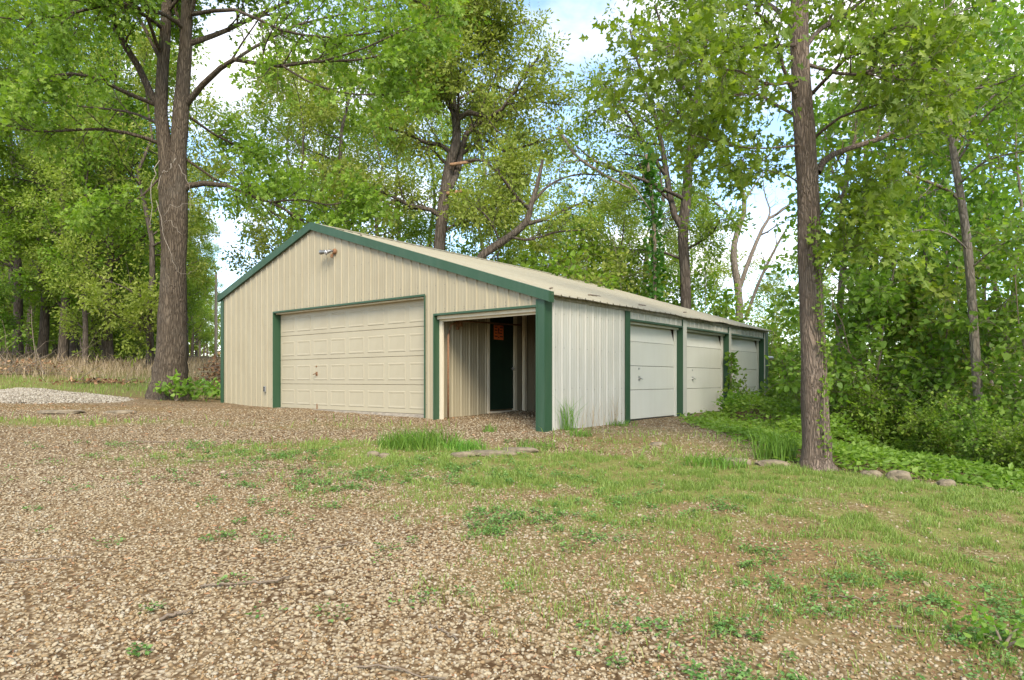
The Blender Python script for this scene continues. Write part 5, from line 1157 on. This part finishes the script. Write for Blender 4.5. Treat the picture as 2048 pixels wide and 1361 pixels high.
rock(2.80, 8.35, .20, .1, .07, 'flat rock on the lawn edge left of the furrowed oak', 6, .1); rock(3.25, 8.3, .22, .1, .06, 'flat rock touching the furrowed oak\'s left foot', 7, -.1); rock(4.55, 7.85, .14, .10, .09, 'rounded tan rock right of the furrowed oak', 8, 0, .3)
rock(4.30, 7.98, .12, .09, .07, 'flatter tan rock just left of the rounded one', 9); rock(5.05, 7.75, .10, .08, .06, 'last small rock at the lawn end', 10)
rock(-8.75, 12.9, .42, .2, .05, 'flat pale slab in the leaf litter left of the drive', 11, .1); rock(-7.7, 13.1, .3, .15, .05, 'smaller flat slab in the leaf litter, nearer the garage', 12, -.1)
rock(2.06, 9.4, .12, .08, .04, 'half-buried stone in the litter before the first small door', 13)

# pile of pale gravel at the left
def pile():
    root = empty('gravel_pile', (-11.6, 16.0, hz(-11.6, 16.0))); u = np.linspace(-1, 1, 60); UX, UY = np.meshgrid(u, u)
    r = np.hypot(UX, UY); h = 0.20 * np.clip(1 - r ** 1.6, 0, 1) * (.55 + .9 * vnoise(UX * 2 + 3, UY * 2 + 1, 1.4, 61, 3)); X = UX * 2.4; Y_ = UY * 1.5
    Z = hgt(X - 11.6, Y_ + 16.0) - root.location[2] + h - .03 - .1 * sst(.8, 1, r); ii = np.arange(3600).reshape(60, 60)
    Fq = np.stack([ii[:-1, :-1], ii[:-1, 1:], ii[1:, 1:], ii[1:, :-1]], -1).reshape(-1, 4)
    M['pale'] = plain('pale_gravel', (.25, .215, .16), .9, 0, .4, 40); link('mound', mesh_np('mound', np.stack([X.ravel(), Y_.ravel(), Z.ravel()], -1), Fq, M['pale'], True), root)
    rng = np.random.default_rng(62); n = 9000; a = rng.uniform(0, 6.28, n); q = rng.uniform(0, 1.05, n) ** .6; ux, uy = q * np.cos(a), q * np.sin(a)
    hh = 0.20 * np.clip(1 - q ** 1.6, 0, 1) * (.55 + .9 * vnoise(ux * 2 + 3, uy * 2 + 1, 1.4, 61, 3)); x, y = ux * 2.4, uy * 1.5; z = hgt(x - 11.6, y + 16.0) - root.location[2] + hh - .03
    V, Fa, k = stones(rng, x, y, z, rng.uniform(.03, .07, n), False, .7)
    o = link('stones', mesh_np('stones', V, Fa, vary('pale_stone', [(0, (.18, .15, .11)), (.5, (.28, .245, .185)), (1, (.37, .335, .27))], .9), True, {'leaf': ('FACE', np.repeat(rng.uniform(0, 1, n), k))}), root); o['kind'] = 'stuff'
    return tag(root, 'low pale gravel pile on the grass at the left', 'gravel pile')
pile()

# brush piles: sticks and brown leaves
def brush(x, y, rad, h, n, nl, label, seed):
    rng = np.random.default_rng(seed); base = np.array((x, y, hz(x, y))); root = empty('brush_pile', tuple(base))
    p = rng.normal(0, .45, (n, 3)) * (rad, rad * .6, 0); p[:, 2] = rng.uniform(0, h * .55, n) * np.exp(-(p[:, 0] / rad) ** 2)
    d = nrm(rng.normal(size=(n, 3)) * (1, .8, .45)); P, R = walk(rng, p, d, rng.uniform(.4, 1.5, n) * rad * .7, 4, 0, .14, rng.uniform(.006, .022, n), .3); P[..., 2] = np.maximum(P[..., 2], .01)
    V, Fq = tubes(P, R, 5); o = link('sticks', mesh_np('sticks', V, Fq, M['bark_twig'], True), root); o['kind'] = 'stuff'
    q = rng.normal(0, .5, (nl, 3)) * (rad, rad * .6, 0); q[:, 2] = rng.uniform(.02, 1, nl) * h * np.exp(-(q[:, 0] / rad) ** 2) * .8
    V, Fa, k = leaves('kite', q, rng.normal(size=(nl, 3)), rng.normal(size=(nl, 3)) + np.array((0, 0, .5)), rng.uniform(.08, .16, nl), 1); o = link('dead_leaves', leaf_mesh('dead_leaves', [(V, Fa, np.repeat(rng.uniform(0, 1, nl), k))], M['litterm']), root); o['kind'] = 'stuff'
    return tag(root, label, 'brush pile')
brush(-18.2, 24.6, 2.3, .7, 110, 300, 'brush pile of dead sticks at the left picture edge', 1); brush(-9.3, 21.5, .75, 1.5, 70, 600, 'upright heap of brown brush beside the garage\'s left corner', 2)
brush(-13.5, 21.8, 1.6, .12, 24, 350, 'thin line of fallen brown leaves before the dry grass', 3)

# poles
MB().tube([(0, 0, -.5), (0, 0, 4), (.02, 0, 7.4)], [.13, .12, .10], 10).build('pole_', M['twig_grey']).name = 'utility_pole'
up = bpy.data.objects['utility_pole']; p0 = at(432, 720, 58); up.location = (p0[0], 58, hz(p0[0], 58)); tag(up, 'weathered wooden pole standing far beyond the garage\'s left corner', 'pole')
wp = MB().tube([(0, 0, -.4), (0, 0, 6.3)], .045, 8).build('white_pole', M['wdoor']); p0 = at(367, 735, 27); wp.location = (p0[0], 27, hz(p0[0], 27)); tag(wp, 'thin white pole close behind the forked oak trunk', 'pole')

# sticks lying on the gravel
def stick(pts, r, label, seed):
    rng = np.random.default_rng(seed); q = []
    for (x, y) in pts: r_ = r * .62; q.append((x, y, hz(x, y) + .012 + r_, r_))
    q[-1] = (*q[-1][:3], r * .25); P, R = smooth_path(q, 14); P = P + rng.normal(0, .006, P.shape); b = P[0].copy(); o = MB().tube(list(P - b), list(R), 6).build('stick', M['bark_twig'], None, True); o.location = tuple(b)
    return tag(o, label, 'stick', 'fallen sticks')
stick([(-1.90, 4.05), (-1.72, 4.1), (-1.52, 4.14), (-1.42, 4.26)], .010, 'long dark stick lying left of centre in the near gravel', 1)
stick([(-3.45, 4.45), (-3.15, 4.5), (-2.98, 4.55)], .009, 'dark stick at the left picture edge in the gravel', 2)
stick([(-1.42, 4.83), (-1.25, 4.9), (-1.1, 4.95)], .008, 'short reddish stick near the first weed patch', 3)
stick([(-.44, 3.56), (-.36, 3.50), (-.28, 3.40)], .007, 'short bent stick in the near gravel, centre', 4)
stick([(2.1, 3.72), (2.3, 3.68), (2.55, 3.62)], .008, 'pale stick on bare soil at the lower right', 5)
stick([(-3.2, 7.2), (-2.9, 7.25), (-2.7, 7.35)], .009, 'stick beside the grass patch left of the drive', 6)
stick([(-3.9, 8.0), (-3.6, 7.98), (-3.25, 8.1)], .008, 'stick lying behind the grass patch on the drive', 7)
stick([(-1.9, 3.62), (-1.84, 3.68), (-1.78, 3.72)], .014, 'thick dark twig end below the long stick', 8)
stick([(-.75, 3.12), (-.55, 3.10), (-.3, 3.02)], .007, 'thin stick at the bottom picture edge', 9)
stick([(1.85, 4.1), (2.02, 4.12), (2.15, 4.07)], .007, 'thin stick in the grass right of the bare patch', 10)
stick([(-5.4, 9.4), (-5.0, 9.45), (-4.7, 9.4)], .010, 'stick far left on the drive', 11)
# twigs and leaf scraps on the roof
def roof_bit(t, s, L, a, label, seed):
    r = np.random.default_rng(seed); x0, y0 = gts(t, s); pts = []
    for q in np.linspace(-.5, .5, 6):
        tt = t + q * L * math.cos(a) + r.normal(0, .012); ss = s + q * L * math.sin(a); X, Y_ = gts(tt, ss); pts.append(np.array((X, Y_, CZ + rz_(ss) + .062)))
    b = pts[0].copy(); o = MB().tube([p - b for p in pts], [.012, .016, .015, .012, .012, .004], 5).build('roof_stick', M['bark_twig'], None, True); o.location = tuple(b); return tag(o, label, 'stick', 'sticks on the roof')
roof_bit(1.05, .62, .42, .5, 'short stick on the roof just above the corner trim', 1); roof_bit(2.6, .72, .75, .25, 'long stick on the roof above the first green post', 2); roof_bit(4.1, .5, .55, .2, 'thin stick on the roof above the first small door', 3)
roof_bit(6.6, .7, .6, .3, 'stick on the roof above the middle small door', 4); roof_bit(.6, 5.2, .35, .9, 'stick near the ridge behind the gable trim', 5)
